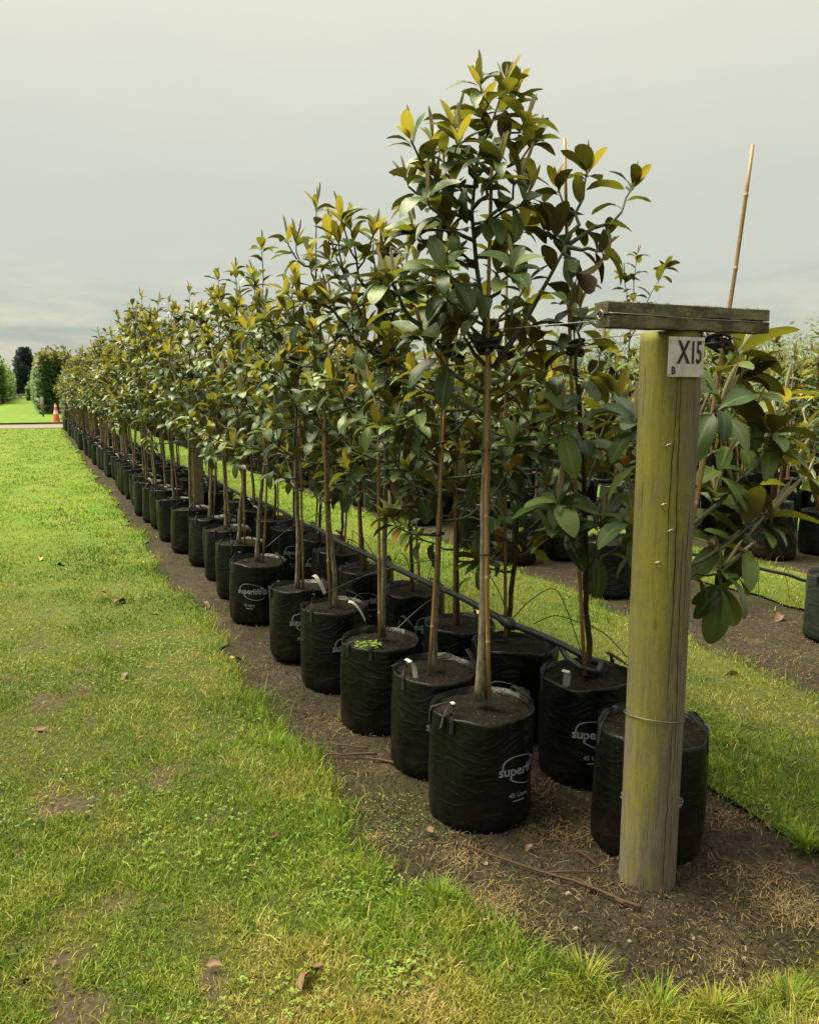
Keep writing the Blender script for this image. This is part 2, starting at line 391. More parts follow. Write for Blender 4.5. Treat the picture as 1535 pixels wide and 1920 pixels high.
MOUNDS = [(1.725, 1.91, .085), (1.45, 2.51, .19), (1.47, 2.95, .19), (1.43, 3.43, .19), (1.87, 2.09, .19), (2.01, 2.62, .19), (1.42, 4.03, .19), (1.95, 3.08, .19)]
def gz(X, Y):
    near = np.clip(1.3-np.hypot(X, Y)/9, 0, 1)
    m = 0
    for mx, my, mr in MOUNDS: m = m+.016*np.exp(-((np.hypot(X-mx, Y-my)-mr)/.045)**2)
    m = m*(.4+1.2*vnoise(X*11, Y*11, 9, 2))
    return m+ (vnoise(X*1.7, Y*1.7, 0, 3)-.5)*.020*near + (vnoise(X*9, Y*9, 3, 2)-.5)*.012*near - .014
sheet('ground', gx, gy, gz, [M_DIRT])

def wob(y, s, a): return (vnoise(np.asarray(y)*1.3, np.full_like(np.asarray(y, float), s), 0, 3)-.5)*a + (vnoise(np.asarray(y)*6, np.full_like(np.asarray(y, float), s+9), 0, 2)-.5)*a*.5
def edge_left(y):
    y = np.asarray(y, float)
    base = np.interp(y, [1.38, 1.5, 1.76, 2.08, 2.45, 3, 5.6, 9.5, 14, 28, 39], [1.60, 1.36, 1.19, 1.07, .99, .97, .98, 1.03, 1.04, 1.15, 1.28])
    return base+wob(y, 2.0, .24)+(vnoise(y*11, y*0+4, 0, 2)-.5)*.10
def mid_l(y): return 2.36+wob(y, 5.0, .13)+np.interp(np.asarray(y, float), [1.2, 1.7, 2.2], [.10, .0, -.02])
def mid_r(y): return np.interp(np.asarray(y, float), [1, 3, 5, 8, 14, 40], [3.52, 3.60, 3.74, 3.86, 3.9, 4.0])+wob(y, 8.0, .20)
def s2_l(y): return 4.98+wob(y, 11., .16)
def s2_r(y): return 6.02+wob(y, 14., .16)
def end_edge(x): return 1.36+wob(np.asarray(x, float)*1.0, 21., .16)
def bare_f(X, Y):
    """worn wheel track and odd bare spots in the lawn"""
    tr = np.exp(-((X-(.14-.04*Y+.02))/.26)**2)*np.clip(1.3-Y/9, 0, 1)
    n = vnoise(X*5.4+3, Y*4.1, 7, 3)
    n2 = vnoise(X*5.1, Y*4.0+31, 4, 2)
    b = np.clip((n*.75+tr*.20-.585)*9, 0, 1)
    return np.maximum(b, np.clip((n2-.79)*9, 0, 1))
def dry_f(X, Y):
    n = vnoise(X*1.5+40, Y*1.1, 2, 4); n2 = vnoise(X*5+9, Y*4, 8, 3)
    return np.clip((n*.55+n2*.45-.45)*6.5, 0, 1)
def in_lawn(X, Y):
    a = (X < edge_left(Y)) & (Y < 38.6)
    a |= (Y < end_edge(X)) & (X < 8)
    a |= (X > mid_l(Y)) & (X < mid_r(Y)) & (Y < 38.6)
    a |= (X > s2_l(Y)) & (X < s2_r(Y)) & (Y > 3.9) & (Y < 38.6)
    return a
def strip(name, lf, rf, y0, y1, nx, z=.004, dy=.05, k=1.012):
    ys = np.array(grow(y0, y1, dy, k)); ys[-1] = y1
    L, Rr = lf(ys), rf(ys); t = np.linspace(0, 1, nx)
    X = L[:, None]+(Rr-L)[:, None]*t[None]; Y = np.repeat(ys[:, None], nx, 1)
    D = np.hypot(X, Y)
    Z = z+.010+(vnoise(X*2.2, Y*2.2, 1, 3)-.5)*.03*np.clip(1.4-D/8, 0, 1)
    Z[:, 0] = np.where(t[0] == 0, Z[:, 0]-.012, Z[:, 0]); Z[:, -1] -= .012
    n, m = X.shape; idx = np.arange(n*m).reshape(n, m)
    q = np.stack([idx[:-1, :-1], idx[:-1, 1:], idx[1:, 1:], idx[1:, :-1]], -1).reshape(-1, 4)
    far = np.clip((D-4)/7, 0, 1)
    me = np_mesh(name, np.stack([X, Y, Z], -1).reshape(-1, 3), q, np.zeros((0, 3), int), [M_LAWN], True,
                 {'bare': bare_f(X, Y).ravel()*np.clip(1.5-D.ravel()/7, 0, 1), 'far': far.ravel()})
    return tag(put(name, me), kind='structure')
strip('lawn', lambda y: np.full_like(y, -3.2), edge_left, 1.38, 38.6, 90)
strip('lawn', lambda y: np.full_like(y, -60.), lambda y: np.full_like(y, -3.2), .2, 38.6, 40, .004, .3, 1.05)
strip('lawn', lambda y: np.full_like(y, -3.2), lambda y: np.full_like(y, 9.), .2, 1.38, 160, .004)
strip('lawn', mid_l, mid_r, 1.384, 38.6, 40)
strip('lawn', s2_l, s2_r, 3.9, 38.6, 24)
for xa in (7.6, 10.2, 12.8, 15.4, 18.0, 20.6, 23.2):
    strip('lawn', lambda y, a=xa: a+wob(y, a, .2), lambda y, a=xa: a+1.0+wob(y, a+3, .2), 5.5, 38.6, 8, .004, .2, 1.03)
# gravel crossing and the field beyond
def flat(name, x0, x1, y0, y1, z, mat, nx=30, ny=8):
    return sheet(name, np.linspace(x0, x1, nx), np.linspace(y0, y1, ny), lambda X, Y: z+0*X+(vnoise(X*.5, Y*.5, 1, 2)-.5)*.02, [mat])
flat('gravel_road', -80, 60, 39.0, 43.2, .016, M_GRAVEL, 200, 10)
fy = np.array(grow(45.3, 420, .6, 1.06))
def field(name, x0, x1):
    xs = np.linspace(x0, x1, 60); X, Y = np.meshgrid(xs, fy); n, m = X.shape; idx = np.arange(n*m).reshape(n, m)
    Y = Y + np.where(np.arange(n)[:, None] == 0, (vnoise(X*1.2, X*0, 3, 3)-.5)*1.6, 0)
    q = np.stack([idx[:-1, :-1], idx[:-1, 1:], idx[1:, 1:], idx[1:, :-1]], -1).reshape(-1, 4)
    me = np_mesh(name, np.stack([X, Y, .02+.05*vnoise(X*.2, Y*.1)+X*0], -1).reshape(-1, 3), q, np.zeros((0, 3), int), [M_LAWN], True, {'bare': np.zeros(n*m), 'far': np.ones(n*m)})
    return tag(put(name, me), kind='structure')
field('lawn', -90, 60)

# ------------------------------------------------------------------ grass blades (uncountable)
def blades(name, n, a0, a1, r0, r1, power, h=(.018, .038), edge=True):
    u = NR.random(n); q = 1-power
    r = (r0**q+u*(r1**q-r0**q))**(1/q); a = radians(a0)+NR.random(n)*radians(a1-a0)
    X, Y = r*np.sin(a), r*np.cos(a)
    js = np.where(NR.random(n) < .10, .13, .035); jx, jy = NR.normal(0, 1, n)*js, NR.normal(0, .8, n)*js
    keep = in_lawn(X+jx, Y+jy)
    bare = bare_f(X, Y)*np.clip(1.5-r/7, 0, 1)
    clump = vnoise(X*16, Y*16, 5, 2)
    keep &= NR.random(n) > bare*.86
    keep &= NR.random(n) < .30+clump*1.2
    X, Y, r, clump, bare = X[keep], Y[keep], r[keep], clump[keep], bare[keep]; m = len(X)
    trk = np.exp(-((X-.10+.03*Y)/.30)**2)*.22*vnoise(X*4+2, Y*3, 6, 2); dry = np.clip(dry_f(X, Y)*.95+trk+bare*.7+NR.normal(0, .14, m), 0, 1)
    # lusher, longer grass along the unmown edges and in tufts
    ed = np.minimum(np.abs(X-edge_left(Y)), np.minimum(np.abs(X-mid_l(Y)), np.abs(X-mid_r(Y))))
    lush = np.clip(1-ed/.16, 0, 1)*vnoise(X*4, Y*4, 6, 2)*1.5
    big_n = vnoise(X*5.5+31, Y*5.5, 2, 2)
    tuft = np.clip((vnoise(X*3.0+77, Y*3.0, 3, 3)-.56)*5, 0, 1)
    L = (.62+.85*big_n)*np.interp(r, [0, 8, 20], [1, 1, .8])*(h[0]+(h[1]-h[0])*NR.random(m))*np.where(NR.random(m) < .07, 1.7, 1.)*(.75+.5*clump)*(1+.75*lush+.55*tuft)*(1-.3*dry)
    dry = np.clip(dry*(1-.7*np.clip(lush, 0, 1)), 0, 1)
    W = np.maximum(.0013+.0010*NR.random(m), .00042*r)
    az = NR.random(m)*2*pi; lean = np.clip(NR.normal(.75, .35, m), .1, 1.35); bend = NR.normal(.22, .20, m)
    dx, dy = np.cos(az), np.sin(az); fa = NR.random(m)*2*pi; px, py = np.cos(fa)*W, np.sin(fa)*W
    Z = .012+(vnoise(X*2.2, Y*2.2, 1, 3)-.5)*.03*np.clip(1.4-r/8, 0, 1)-.004
    h1, o1 = L*.55*np.cos(lean*.7), L*.55*np.sin(lean*.7)
    h2, o2 = h1+L*.45*np.cos(np.clip(lean+bend, 0, 1.6)), o1+L*.45*np.sin(np.clip(lean+bend, 0, 1.6))
    V = np.empty((m, 5, 3))
    V[:, 0] = np.stack([X-px, Y-py, Z], -1); V[:, 1] = np.stack([X+px, Y+py, Z], -1)
    V[:, 2] = np.stack([X+dx*o1+px*.8, Y+dy*o1+py*.8, Z+h1], -1); V[:, 3] = np.stack([X+dx*o1-px*.8, Y+dy*o1-py*.8, Z+h1], -1)
    V[:, 4] = np.stack([X+dx*o2, Y+dy*o2, Z+h2], -1)
    b = np.arange(m)*5
    T4 = np.stack([b, b+1, b+2, b+3], -1); T3 = np.stack([b+3, b+2, b+4], -1)
    big = vnoise(X*2.3+11, Y*1.8+3, 4, 3); rnd = np.clip(NR.normal(.42+1.25*(big-.5)+.55*(clump-.5), .20, m), 0, 1)
    rnd = np.where(NR.random(m) < .05, 1., rnd)
    me = np_mesh(name, V.reshape(-1, 3), T4, T3, [M_GRASS], True,
                 {'rnd': np.repeat(rnd, 5), 'dry': np.repeat(dry, 5), 'tip': np.tile([0, 0, .5, .5, 1.], m)})
    return tag(put(name, me), 'short mown green grass with dry yellow patches on the lawns', 'grass', kind='stuff')
blades('grass', 860000, -12, 60, 1.3, 39, .95)
blades('grass', 110000, -50, -12, 1.3, 12, .95)

# ------------------------------------------------------------------ leaves
def leaf_mesh(name, mat, w, curve, fold, rows=7, wave=0.0, seed=0):
    """unit-length leaf along +Y, upper face +Z, 3 vertices across"""
    rr = random.Random(seed); V = []; F = []
    ts = [0., .07]+[.07+.93*q for q in (.05, .16, .32, .50, .68, .83, .94, 1.)]
    ang = 0; y = z = 0; prev = 0; tw = rr.uniform(-.35, .35)
    for i, t in enumerate(ts):
        ds = t-prev; prev = t
        ang = -curve*t + .15
        y += cos(ang)*ds; z += sin(ang)*ds
        if t <= .07: hw = .013
        else:
            s = (t-.07)/.93; hw = w*max(.01, 1-abs(2*s**1.02-1)**2.35)**.76*(1 if s < .94 else .80) if s < 1 else .002
        wv = wave*sin(t*9+seed); a = tw*t
        for sx in (-1, 0, 1):
            x = sx*hw; zz = z+abs(sx)*hw*(fold+wv*sx)
            V.append((x*cos(a), y, zz+x*sin(a)))
    for i in range(len(ts)-1):
        for j in (0, 1): F.append((i*3+j, i*3+j+1, (i+1)*3+j+1, (i+1)*3+j))
    return V, F
LEAF_SHAPES = {}
def leaf_shapes(kind):
    cfg = {0: [(.210, 1.0, .22), (.225, .65, .34), (.20, 1.45, .16), (.215, .9, .45), (.185, .45, .25), (.205, 1.2, .50)],
           1: [(.205, .8, .28), (.19, .5, .38), (.22, 1.2, .18), (.195, 1.0, .5)],
           2: [(.175, .15, .35), (.19, -.15, .45), (.165, .45, .5), (.195, .3, .25)],
           3: [(.19, .9, .3), (.18, 1.4, .2)],
           4: [(.060, .05, 1.5), (.052, -.05, 1.7)]}[kind]
    return [leaf_mesh('leaf', None, *c, seed=kind*10+i, wave=.12 if kind < 2 else .05, rows=7) for i, c in enumerate(cfg)]
for k in range(5):
    LEAF_SHAPES[k] = leaf_shapes(k)
LEAF_MESHES = {}
for k in range(5):
    LEAF_MESHES[k] = []
    for V, F in LEAF_SHAPES[k]:
        b = MB(); b.add(V, F); me_ = b.mesh(['leaf', 'leaf', 'leaf', 'leaf', 'bud'][k], [LEAFM[k]])
        me_.attributes.new('mid', 'FLOAT', 'POINT').data.foreach_set('value', [0., 1., 0.]*(len(V)//3)); LEAF_MESHES[k].append(me_)
def low_shape(k):                                      # fewer faces for trees farther off
    V, F = [], []
    for (VV, FF) in LEAF_SHAPES[k]:
        pick = [0, 4, 7, 9]; v = []
        for i in pick: v += VV[i*3:i*3+3]
        f = []
        for i in range(3):
            for j in (0, 1): f.append((i*3+j, i*3+j+1, (i+1)*3+j+1, (i+1)*3+j))
        V.append(v); F.append(f)
    return list(zip(V, F))
LOW = {k: low_shape(k) for k in range(5)}

def leaf_basis(d, n):
    d = d.normalized(); n = n-d*n.dot(d)
    if n.length < 1e-4: n = d.orthogonal()
    n.normalize(); x = d.cross(n)
    return Matrix(((x.x, d.x, n.x), (x.y, d.y, n.y), (x.z, d.z, n.z)))

def curve_pts(a, b, bulge, n, rr, wig=.012):
    a, b = Vector(a), Vector(b); out = []
    for i in range(n+1):
        t = i/n; p = a.lerp(b, t)+Vector(bulge)*(4*t*(1-t))
        if 0 < i < n: p += Vector((rr.gauss(0, wig), rr.gauss(0, wig), rr.gauss(0, wig*.6)))
        out.append(p)
    return out
def along(pts, s):
    tot = sum((pts[i+1]-pts[i]).length for i in range(len(pts)-1)); d = s*tot
    for i in range(len(pts)-1):
        l = (pts[i+1]-pts[i]).length
        if d <= l or i == len(pts)-2: return pts[i].lerp(pts[i+1], min(1, d/max(l, 1e-6))), (pts[i+1]-pts[i]).normalized(), tot
        d -= l
class Crown:
    def __init__(s, seed): s.rr = random.Random(seed); s.tw = []; s.lv = []
    def twig(s, pts, r0, r1): s.tw.append((pts, r0, r1))
    def leaf(s, p, d, n, size, kind): s.lv.append((p.copy(), d.copy(), n.copy(), size, kind))
    def leafy(s, pts, start=.35, step=.045, size=.14, young=.5, droop=.28, r0=.006, tip=True, old=.012):
        rr = s.rr; s.twig(pts, r0, .0028); _, _, tot = along(pts, 0)
        n = max(2, int(tot*(1-start)/step)); phi = rr.uniform(0, 6.28)
        UP = Vector((0, 0, 1))
        for i in range(n):
            f = start+(1-start)*(i+.3*rr.random())/n
            p, t, _ = along(pts, f); phi += 2.4+rr.gauss(0, .25)
            o = t.orthogonal().normalized(); o = Matrix.Rotation(phi, 3, t) @ o
            a = rr.uniform(.85, 1.3)*(1-.25*f)
            d = t*cos(a)+o*sin(a); d.z -= droop*rr.uniform(.4, 1.5)
            nn = t*.5+UP*1.3+o*.1+Vector((rr.gauss(0, .22), rr.gauss(0, .22), 0))
            k = 3 if rr.random() < old else (1 if rr.random() < .16+.30*f else 0)
            s.leaf(p, d, nn, size*rr.uniform(.72, 1.15), k)
        if tip:
            p, t, _ = along(pts, 1.0); t = (t+UP*.35).normalized(); m = rr.randint(4, 6)
            for i in range(m):
                phi += 2.4; o = Matrix.Rotation(phi, 3, t) @ t.orthogonal().normalized()
                y = rr.random() < young
                a = rr.uniform(.30, .75) if y else rr.uniform(.65, 1.15)
                d = t*cos(a)+o*sin(a); d.z -= 0 if y else droop*.5
                s.leaf(p-t*rr.uniform(0, .03), d, t+UP*.3, size*(rr.uniform(.55, .9) if y else rr.uniform(.75, 1.1)), 2 if y else (1 if rr.random() < .4 else 0))
            for i in range(rr.choice((1, 1, 2))):
                s.leaf(p, t+UP*.3+Vector((rr.gauss(0, .16), rr.gauss(0, .16), 0)), t.orthogonal(), size*rr.uniform(.55, .95), 4)
    def whorl(s, p, t, n, size, spread=1.05, kinds=(0, 1, 1), droop=.2):
        rr = s.rr; t = Vector(t).normalized(); phi = rr.uniform(0, 6.28)
        for i in range(n):
            phi += 2.4+rr.gauss(0, .15); o = Matrix.Rotation(phi, 3, t) @ t.orthogonal().normalized(); a = spread*rr.uniform(.55, 1.2)*(1-.35*i/n)
            d = t*cos(a)+o*sin(a); d.z -= droop*rr.uniform(.3, 1.3); s.leaf(Vector(p)-t*.05*(1-i/n), d, t+Vector((0, 0, .4)), size*rr.uniform(.75, 1.1), rr.choice(kinds))
        s.leaf(Vector(p), t+Vector((rr.gauss(0, .1), rr.gauss(0, .1), .2)), t.orthogonal(), size*.7, 4)
    def branch_to(s, a, b, size=.14, young=.5, up=.06, twigs=1, start=.4, step=.045, r0=.008, droop=.28, old=.012):
        rr = s.rr; b = Vector(b); a = Vector(a)
        side = (b-a); L = side.length
        pts = curve_pts(a, b, (side.x*.12, side.y*.12, -up*L*1.2), 6, rr, .008)
        s.leafy(pts, start, step, size, young, droop, r0, old=old)
        for i in range(twigs):
            f = rr.uniform(.40, .75); p, t, _ = along(pts, f)
            o = Matrix.Rotation(rr.uniform(0, 6.28), 3, t) @ t.orthogonal().normalized()
            q = p+(t*.75+o*.65+Vector((0, 0, .45))).normalized()*L*rr.uniform(.30, .5)
            s.leafy(curve_pts(p, q, (0, 0, -.02), 3, rr, .005), .3, step, size*.95, young, droop, r0*.6, old=old)

def auto_crown(seed, H, base, R, size=.135, young=.5, dens=1.0, trunk=None, old=.012, droop=.28):
    c = Crown(seed); rr = c.rr
    def tp(z):
        if trunk: return trunk(z)
        return Vector((0, 0, z))
    top = tp(H); low = tp(base)
    c.leafy([tp(base+(H-base)*i/7)+Vector((rr.gauss(0, .01), rr.gauss(0, .01), 0)) for i in range(8)], .55, .055, size, young, droop*.8, .009)
    n = int((H-base)/.085*dens); az = rr.uniform(0, 6.28)
    for i in range(n):
        t = (i+.5*rr.random())/n; z = base-.10+(H-base-.18)*t; az += 2.4+rr.gauss(0, .35)
        prof = (.55+.45*min(1, t/.22))*(1-.62*max(0, t-.22)/.78)
        L = R*prof*rr.uniform(.65, 1.2); el = radians(rr.uniform(18, 48)+18*t)
        a = tp(z); b = a+Vector((cos(az)*cos(el), sin(az)*cos(el), sin(el)))*L
        c.branch_to(a, b, size, young*(.35+.8*t), .10, rr.choice((0, 1, 1)), .24, .043, .0065, droop*(1.25-.75*t), old)
    return c

def crown_twig_mb(c, nside=5):
    b = MB()
    for pts, r0, r1 in c.tw:
        k = len(pts); b.tube(pts, [r0+(r1-r0)*i/(k-1) for i in range(k)], nside)
    return b
def crown_objects(c, parent):
    """crown = twigs, every leaf an object of its own below it"""
    cr_ = crown_twig_mb(c).build('crown', M_TWIG, parent)
    lv = c.lv
    if len(lv) > 299:                       # past three hundred: the smallest go into one joined part
        lv = sorted(lv, key=lambda q: -q[3]*(.4 if q[4] == 4 else 1)); rest = MB()
        for (p, d, n, sz, k) in lv[299:]:
            V, F = c.rr.choice(LEAF_SHAPES[k]); B = leaf_basis(d, n); rest.add([B @ Vector((x*sz, y*sz, z*sz))+p for x, y, z in V], F, k)
        tag(rest.build('leaves', LEAFM, cr_), kind='stuff')
    for (p, d, n, sz, k) in lv[:299]:
        o = bpy.data.objects.new('bud' if k == 4 else 'leaf', c.rr.choice(LEAF_MESHES[k])); COL.objects.link(o)
        o.parent = cr_; M = leaf_basis(d, n).to_4x4()
        M = M @ Matrix.Diagonal((sz*c.rr.uniform(.85, 1.15), sz, sz, 1)); M.translation = p; o.matrix_basis = M
    return cr_
def crown_mesh(c, name='crown', low=True, keep=1.0):
    b = MB()
    for pts, r0, r1 in c.tw:
        k = len(pts); b.tube(pts, [r0+(r1-r0)*i/(k-1) for i in range(k)], 4, 5)
    for (p, d, n, sz, k) in c.lv:
        if c.rr.random() > keep: continue
        V, F = c.rr.choice(LOW[k] if low else LEAF_SHAPES[k]); B = leaf_basis(d, n)
        b.add([B @ Vector((x*sz, y*sz, z*sz))+p for x, y, z in V], F, k)
    return b, LEAFM+[M_TWIG]

# ------------------------------------------------------------------ grow bag
BR, BH = .190, .42
def bag_r(th, z, sd):
    t = np.clip(z/BH, 0, 1); r = BR*(.985+.018*np.sin(pi*t)-.022*t)
    r = r-.017*np.clip(1-z/.026, 0, 1)**2
    c, s = np.cos(th), np.sin(th)
    n = vnoise(c*1.6+sd*3, s*1.6+7, z*3.2+sd, 3)-.5; w = vnoise(c*2.6+sd, s*2.6, z*22+3*sd, 2)-.5
    lo = np.clip(1-z/.17, 0, 1)
    fold = np.sin(z*150+n*16+sd)*np.clip(n*2.2, 0, 1)
    n4 = vnoise(c*3.3+sd*5, s*3.3+1, z*5+sd, 2)-.5
    return r+n*.032+n4*.012+w*(.0010+.007*lo)+fold*.0008
def bag_pts(th, z, sd, off):
    th, z = np.array(th), np.array(z); r = bag_r(th, z, sd)+off
    return np.stack([r*np.sin(th), -r*np.cos(th), z], -1).tolist()
def bag_pt(th, z, sd, off=0.):
    r = bag_r(np.array([th]), np.array([z]), sd)[0]+off
    return (r*sin(th), -r*cos(th), z)
def bag_mesh(sd, nt=56):
    zs = [0., .004, .015, .03]+list(np.linspace(.045, BH-.012, 22))+[BH]
    b = MB(); th = np.arange(nt)*2*pi/nt; V = []; F = []
    for z in zs:
        r = bag_r(th, np.full(nt, z), sd); dz = (vnoise(np.cos(th)*1.5+sd, np.sin(th)*1.5, sd, 2)-.5)*.042*(z/BH)
        V += [(r[i]*sin(th[i]), -r[i]*cos(th[i]), z+dz[i]) for i in range(nt)]
    top = zs[-1]
    for q, (dr, zz) in enumerate(((-.004, top+.001), (-.006, top-.05))):
        r = bag_r(th, np.full(nt, top), sd)+dr; dz = (vnoise(np.cos(th)*1.5+sd, np.sin(th)*1.5, sd, 2)-.5)*.042
        V += [(r[i]*sin(th[i]), -r[i]*cos(th[i]), zz+dz[i]) for i in range(nt)]
    R = len(zs)+2
    for i in range(R-1):
        for j in range(nt): F.append((i*nt+j, i*nt+(j+1) % nt, (i+1)*nt+(j+1) % nt, (i+1)*nt+j))
    b.add(V, F); b.add([(0, 0, .0)]+V[:nt], [(0, (j+1) % nt+1, j+1) for j in range(nt)])
    return b.mesh('grow_bag', [M_BAG])
def soil_mesh(sd):
    b = MB(); n = 32; rings = [.0, .35, .65, .88, 1.0]; V = [(0, 0, BH-.015)]; F = []
    rr = random.Random(sd)
    for q in rings[1:]:
        for j in range(n):
            a = 2*pi*j/n; r = (bag_r(np.array([a]), np.array([BH]), sd)[0]-.005)*q
            V.append((r*sin(a), -r*cos(a), BH-.016-.010*q*q+rr.gauss(0, .004)))
    for j in range(n): F.append((0, 1+j, 1+(j+1) % n))
    for i in range(len(rings)-2):
        for j in range(n): F.append((1+i*n+j, 1+(i+1)*n+j, 1+(i+1)*n+(j+1) % n, 1+i*n+(j+1) % n))
    b.add(V, F); return b.mesh('soil', [M_SOIL])
def text_mesh(s, size, off=0.0, align='LEFT', sx=1.0):
    cu = bpy.data.curves.new('t', 'FONT'); cu.body = s; cu.size = size; cu.offset = off; cu.align_x = align; cu.resolution_u = 3
    o = bpy.data.objects.new('t', cu); COL.objects.link(o); dg = bpy.context.evaluated_depsgraph_get()
    me = bpy.data.meshes.new_from_object(o.evaluated_get(dg))
    V = [(v.co.x*sx, v.co.y) for v in me.vertices]; F = [tuple(p.vertices) for p in me.polygons]
    bpy.data.objects.remove(o); bpy.data.curves.remove(cu); bpy.data.meshes.remove(me)
    return V, F
TXT_MAIN = text_mesh('superlift', .052, .0013, sx=.92); TXT_L = text_mesh('45 Litre', .024, .0004); 
def ribbon(fn, t0, t1, n, wf):
    V, F = [], []
    for i in range(n+1):
        t = t0+(t1-t0)*i/n; x, y = fn(t); x2, y2 = fn(t+.01); dx, dy = x2-x, y2-y; l = hypot(dx, dy); w = wf(i/n)/2
        V += [(x-dy/l*w, y+dx/l*w), (x+dy/l*w, y-dx/l*w)]
        if i: F.append((2*i-2, 2*i-1, 2*i+1, 2*i))
    return V, F
def logo_mesh(sd):
    b = MB(); zc = .225
    tw = max(v[0] for v in TXT_MAIN[0])
    def add(V, F, ox=0, oz=0):
        b.add(bag_pts([(x+ox)/BR for x, y in V], [zc+y+oz for x, y in V], sd, .0022), [tuple(f) for f in F])
    add(*TXT_MAIN, ox=-tw*.5-.014)
    # globe after the word: ring, meridians and parallels
    gxx, gyy, gr = tw*.5+.008, .014, .017
    add(*ribbon(lambda t: (gxx+gr*cos(t), gyy+gr*sin(t)), 0, 2*pi, 24, lambda t: .003))
    for k in (.0, .5): add(*ribbon(lambda t, k=k: (gxx+gr*k*cos(t), gyy+gr*sin(t)), 0, 2*pi, 18, lambda t: .0022))
    for k in (-.5, 0, .5): add(*ribbon(lambda t, k=k: (gxx+t*gr*math.sqrt(1-k*k), gyy+k*gr), -1, 1, 6, lambda t: .0022))
    # orbit swoosh in two arcs and its arrow head
    def el(t):
        x, y = .088*cos(t), .052*sin(t); a = -.30; return (x*cos(a)-y*sin(a)+.008, x*sin(a)+y*cos(a)+.014)
    add(*ribbon(el, radians(60), radians(196), 26, lambda t: .0015+.0045*t))
    add(*ribbon(el, radians(236), radians(352), 26, lambda t: .0055-.0035*t))
    x, y = el(radians(56)); add([(x+.016, y-.004), (x-.006, y+.010), (x-.008, y-.010)], [(0, 1, 2)])
    w2 = max(v[0] for v in TXT_L[0]); add(*TXT_L, ox=-w2*.5-.012, oz=-.088)
    add([(-.035, -.106), (.012, -.106), (.012, -.101), (-.035, -.101)], [(0, 1, 2, 3)])
    return b.mesh('printed_logo', [M_PRINT], False)
def handle_mesh(sd, ang, hgt, lean):
    """flat webbing loop standing on the rim, its ends stitched down the side"""
    b = MB(); n = 18; V = []; F = []; w = .018
    half = .36
    for i in range(n+1):
        t = i/n; th = ang-half+2*half*t
        if t < .15 or t > .85:
            k = (t if t < .15 else 1-t)/.15; th_ = ang-half if t < .15 else ang+half
            p = Vector(bag_pt(th_, BH-.055+.055*k, sd, .004)); wv = Vector((cos(th_), sin(th_), 0))
        else:
            k = (t-.15)/.7; th_ = ang-half+2*half*k; arch = sin(pi*k)
            r = BR*(1-lean*arch); p = Vector((r*sin(th_), -r*cos(th_), BH+hgt*arch**.75)); o = Vector((sin(th_), -cos(th_), 0))
            wv = (Vector((cos(th_), sin(th_), 0))*(1-arch)+o*arch).normalized()
        wv = wv*w/2
        V += [p-wv, p+wv]
        if i: F.append((2*i-2, 2*i-1, 2*i+1, 2*i))
    m = len(V)
    nrm = Vector((sin(ang), -cos(ang), .3)).normalized()*.003
    V2 = [v-nrm for v in V]; F2 = [tuple(q+m for q in f)[::-1] for f in F]
    F3 = []
    for i in range(n):
        F3 += [(2*i, 2*i+2, m+2*i+2, m+2*i), (2*i+1, m+2*i+1, m+2*i+3, 2*i+3)]
    b.add(V+V2, F+F2+F3); return b.mesh('handle', [M_STRAP])
NBAG = 6
M_BAGF = mat_bag('faded_bag_plastic', 1.)
BAGS = [bag_mesh(i*1.7+.3) for i in range(NBAG)]; SOILS = [soil_mesh(i*1.7+.3) for i in range(NBAG)]
LOGOS = [logo_mesh(i*1.7+.3) for i in range(NBAG)]
BAGSF = []
for b_ in BAGS:
    c_ = b_.copy(); c_.materials[0] = M_BAGF; BAGSF.append(c_)
HANDLES = [[handle_mesh(i*1.7+.3, a, h, l) for a, h, l in ((1.35+.3*(i % 3), .045+.012*(i % 4), .25+.1*(i % 3)), (-1.75+.25*(i % 2), .035+.02*(i % 3), .35))] for i in range(NBAG)]
def tag_mesh(i):
    b = MB(); V, F = [], []; n = 8
    for k in range(n+1):
        t = k/n; x = .085*t*(1 if i else .6); z = -.098*t*t+(.014 if i == 0 else .006)*sin(pi*t); y = -.01*sin(pi*t*.9)
        V += [(x, y-.014, z), (x, y+.014, z+.006)]
        if k: F.append((2*k-2, 2*k-1, 2*k+1, 2*k))
    m = len(V); V += [(x, y, z-.0012) for x, y, z in V]; F += [tuple(q+m for q in f)[::-1] for f in F]
    b.add(V, F); return b.mesh('plant_tag', [M_TAG])
TAGS = [tag_mesh(0), tag_mesh(1)]

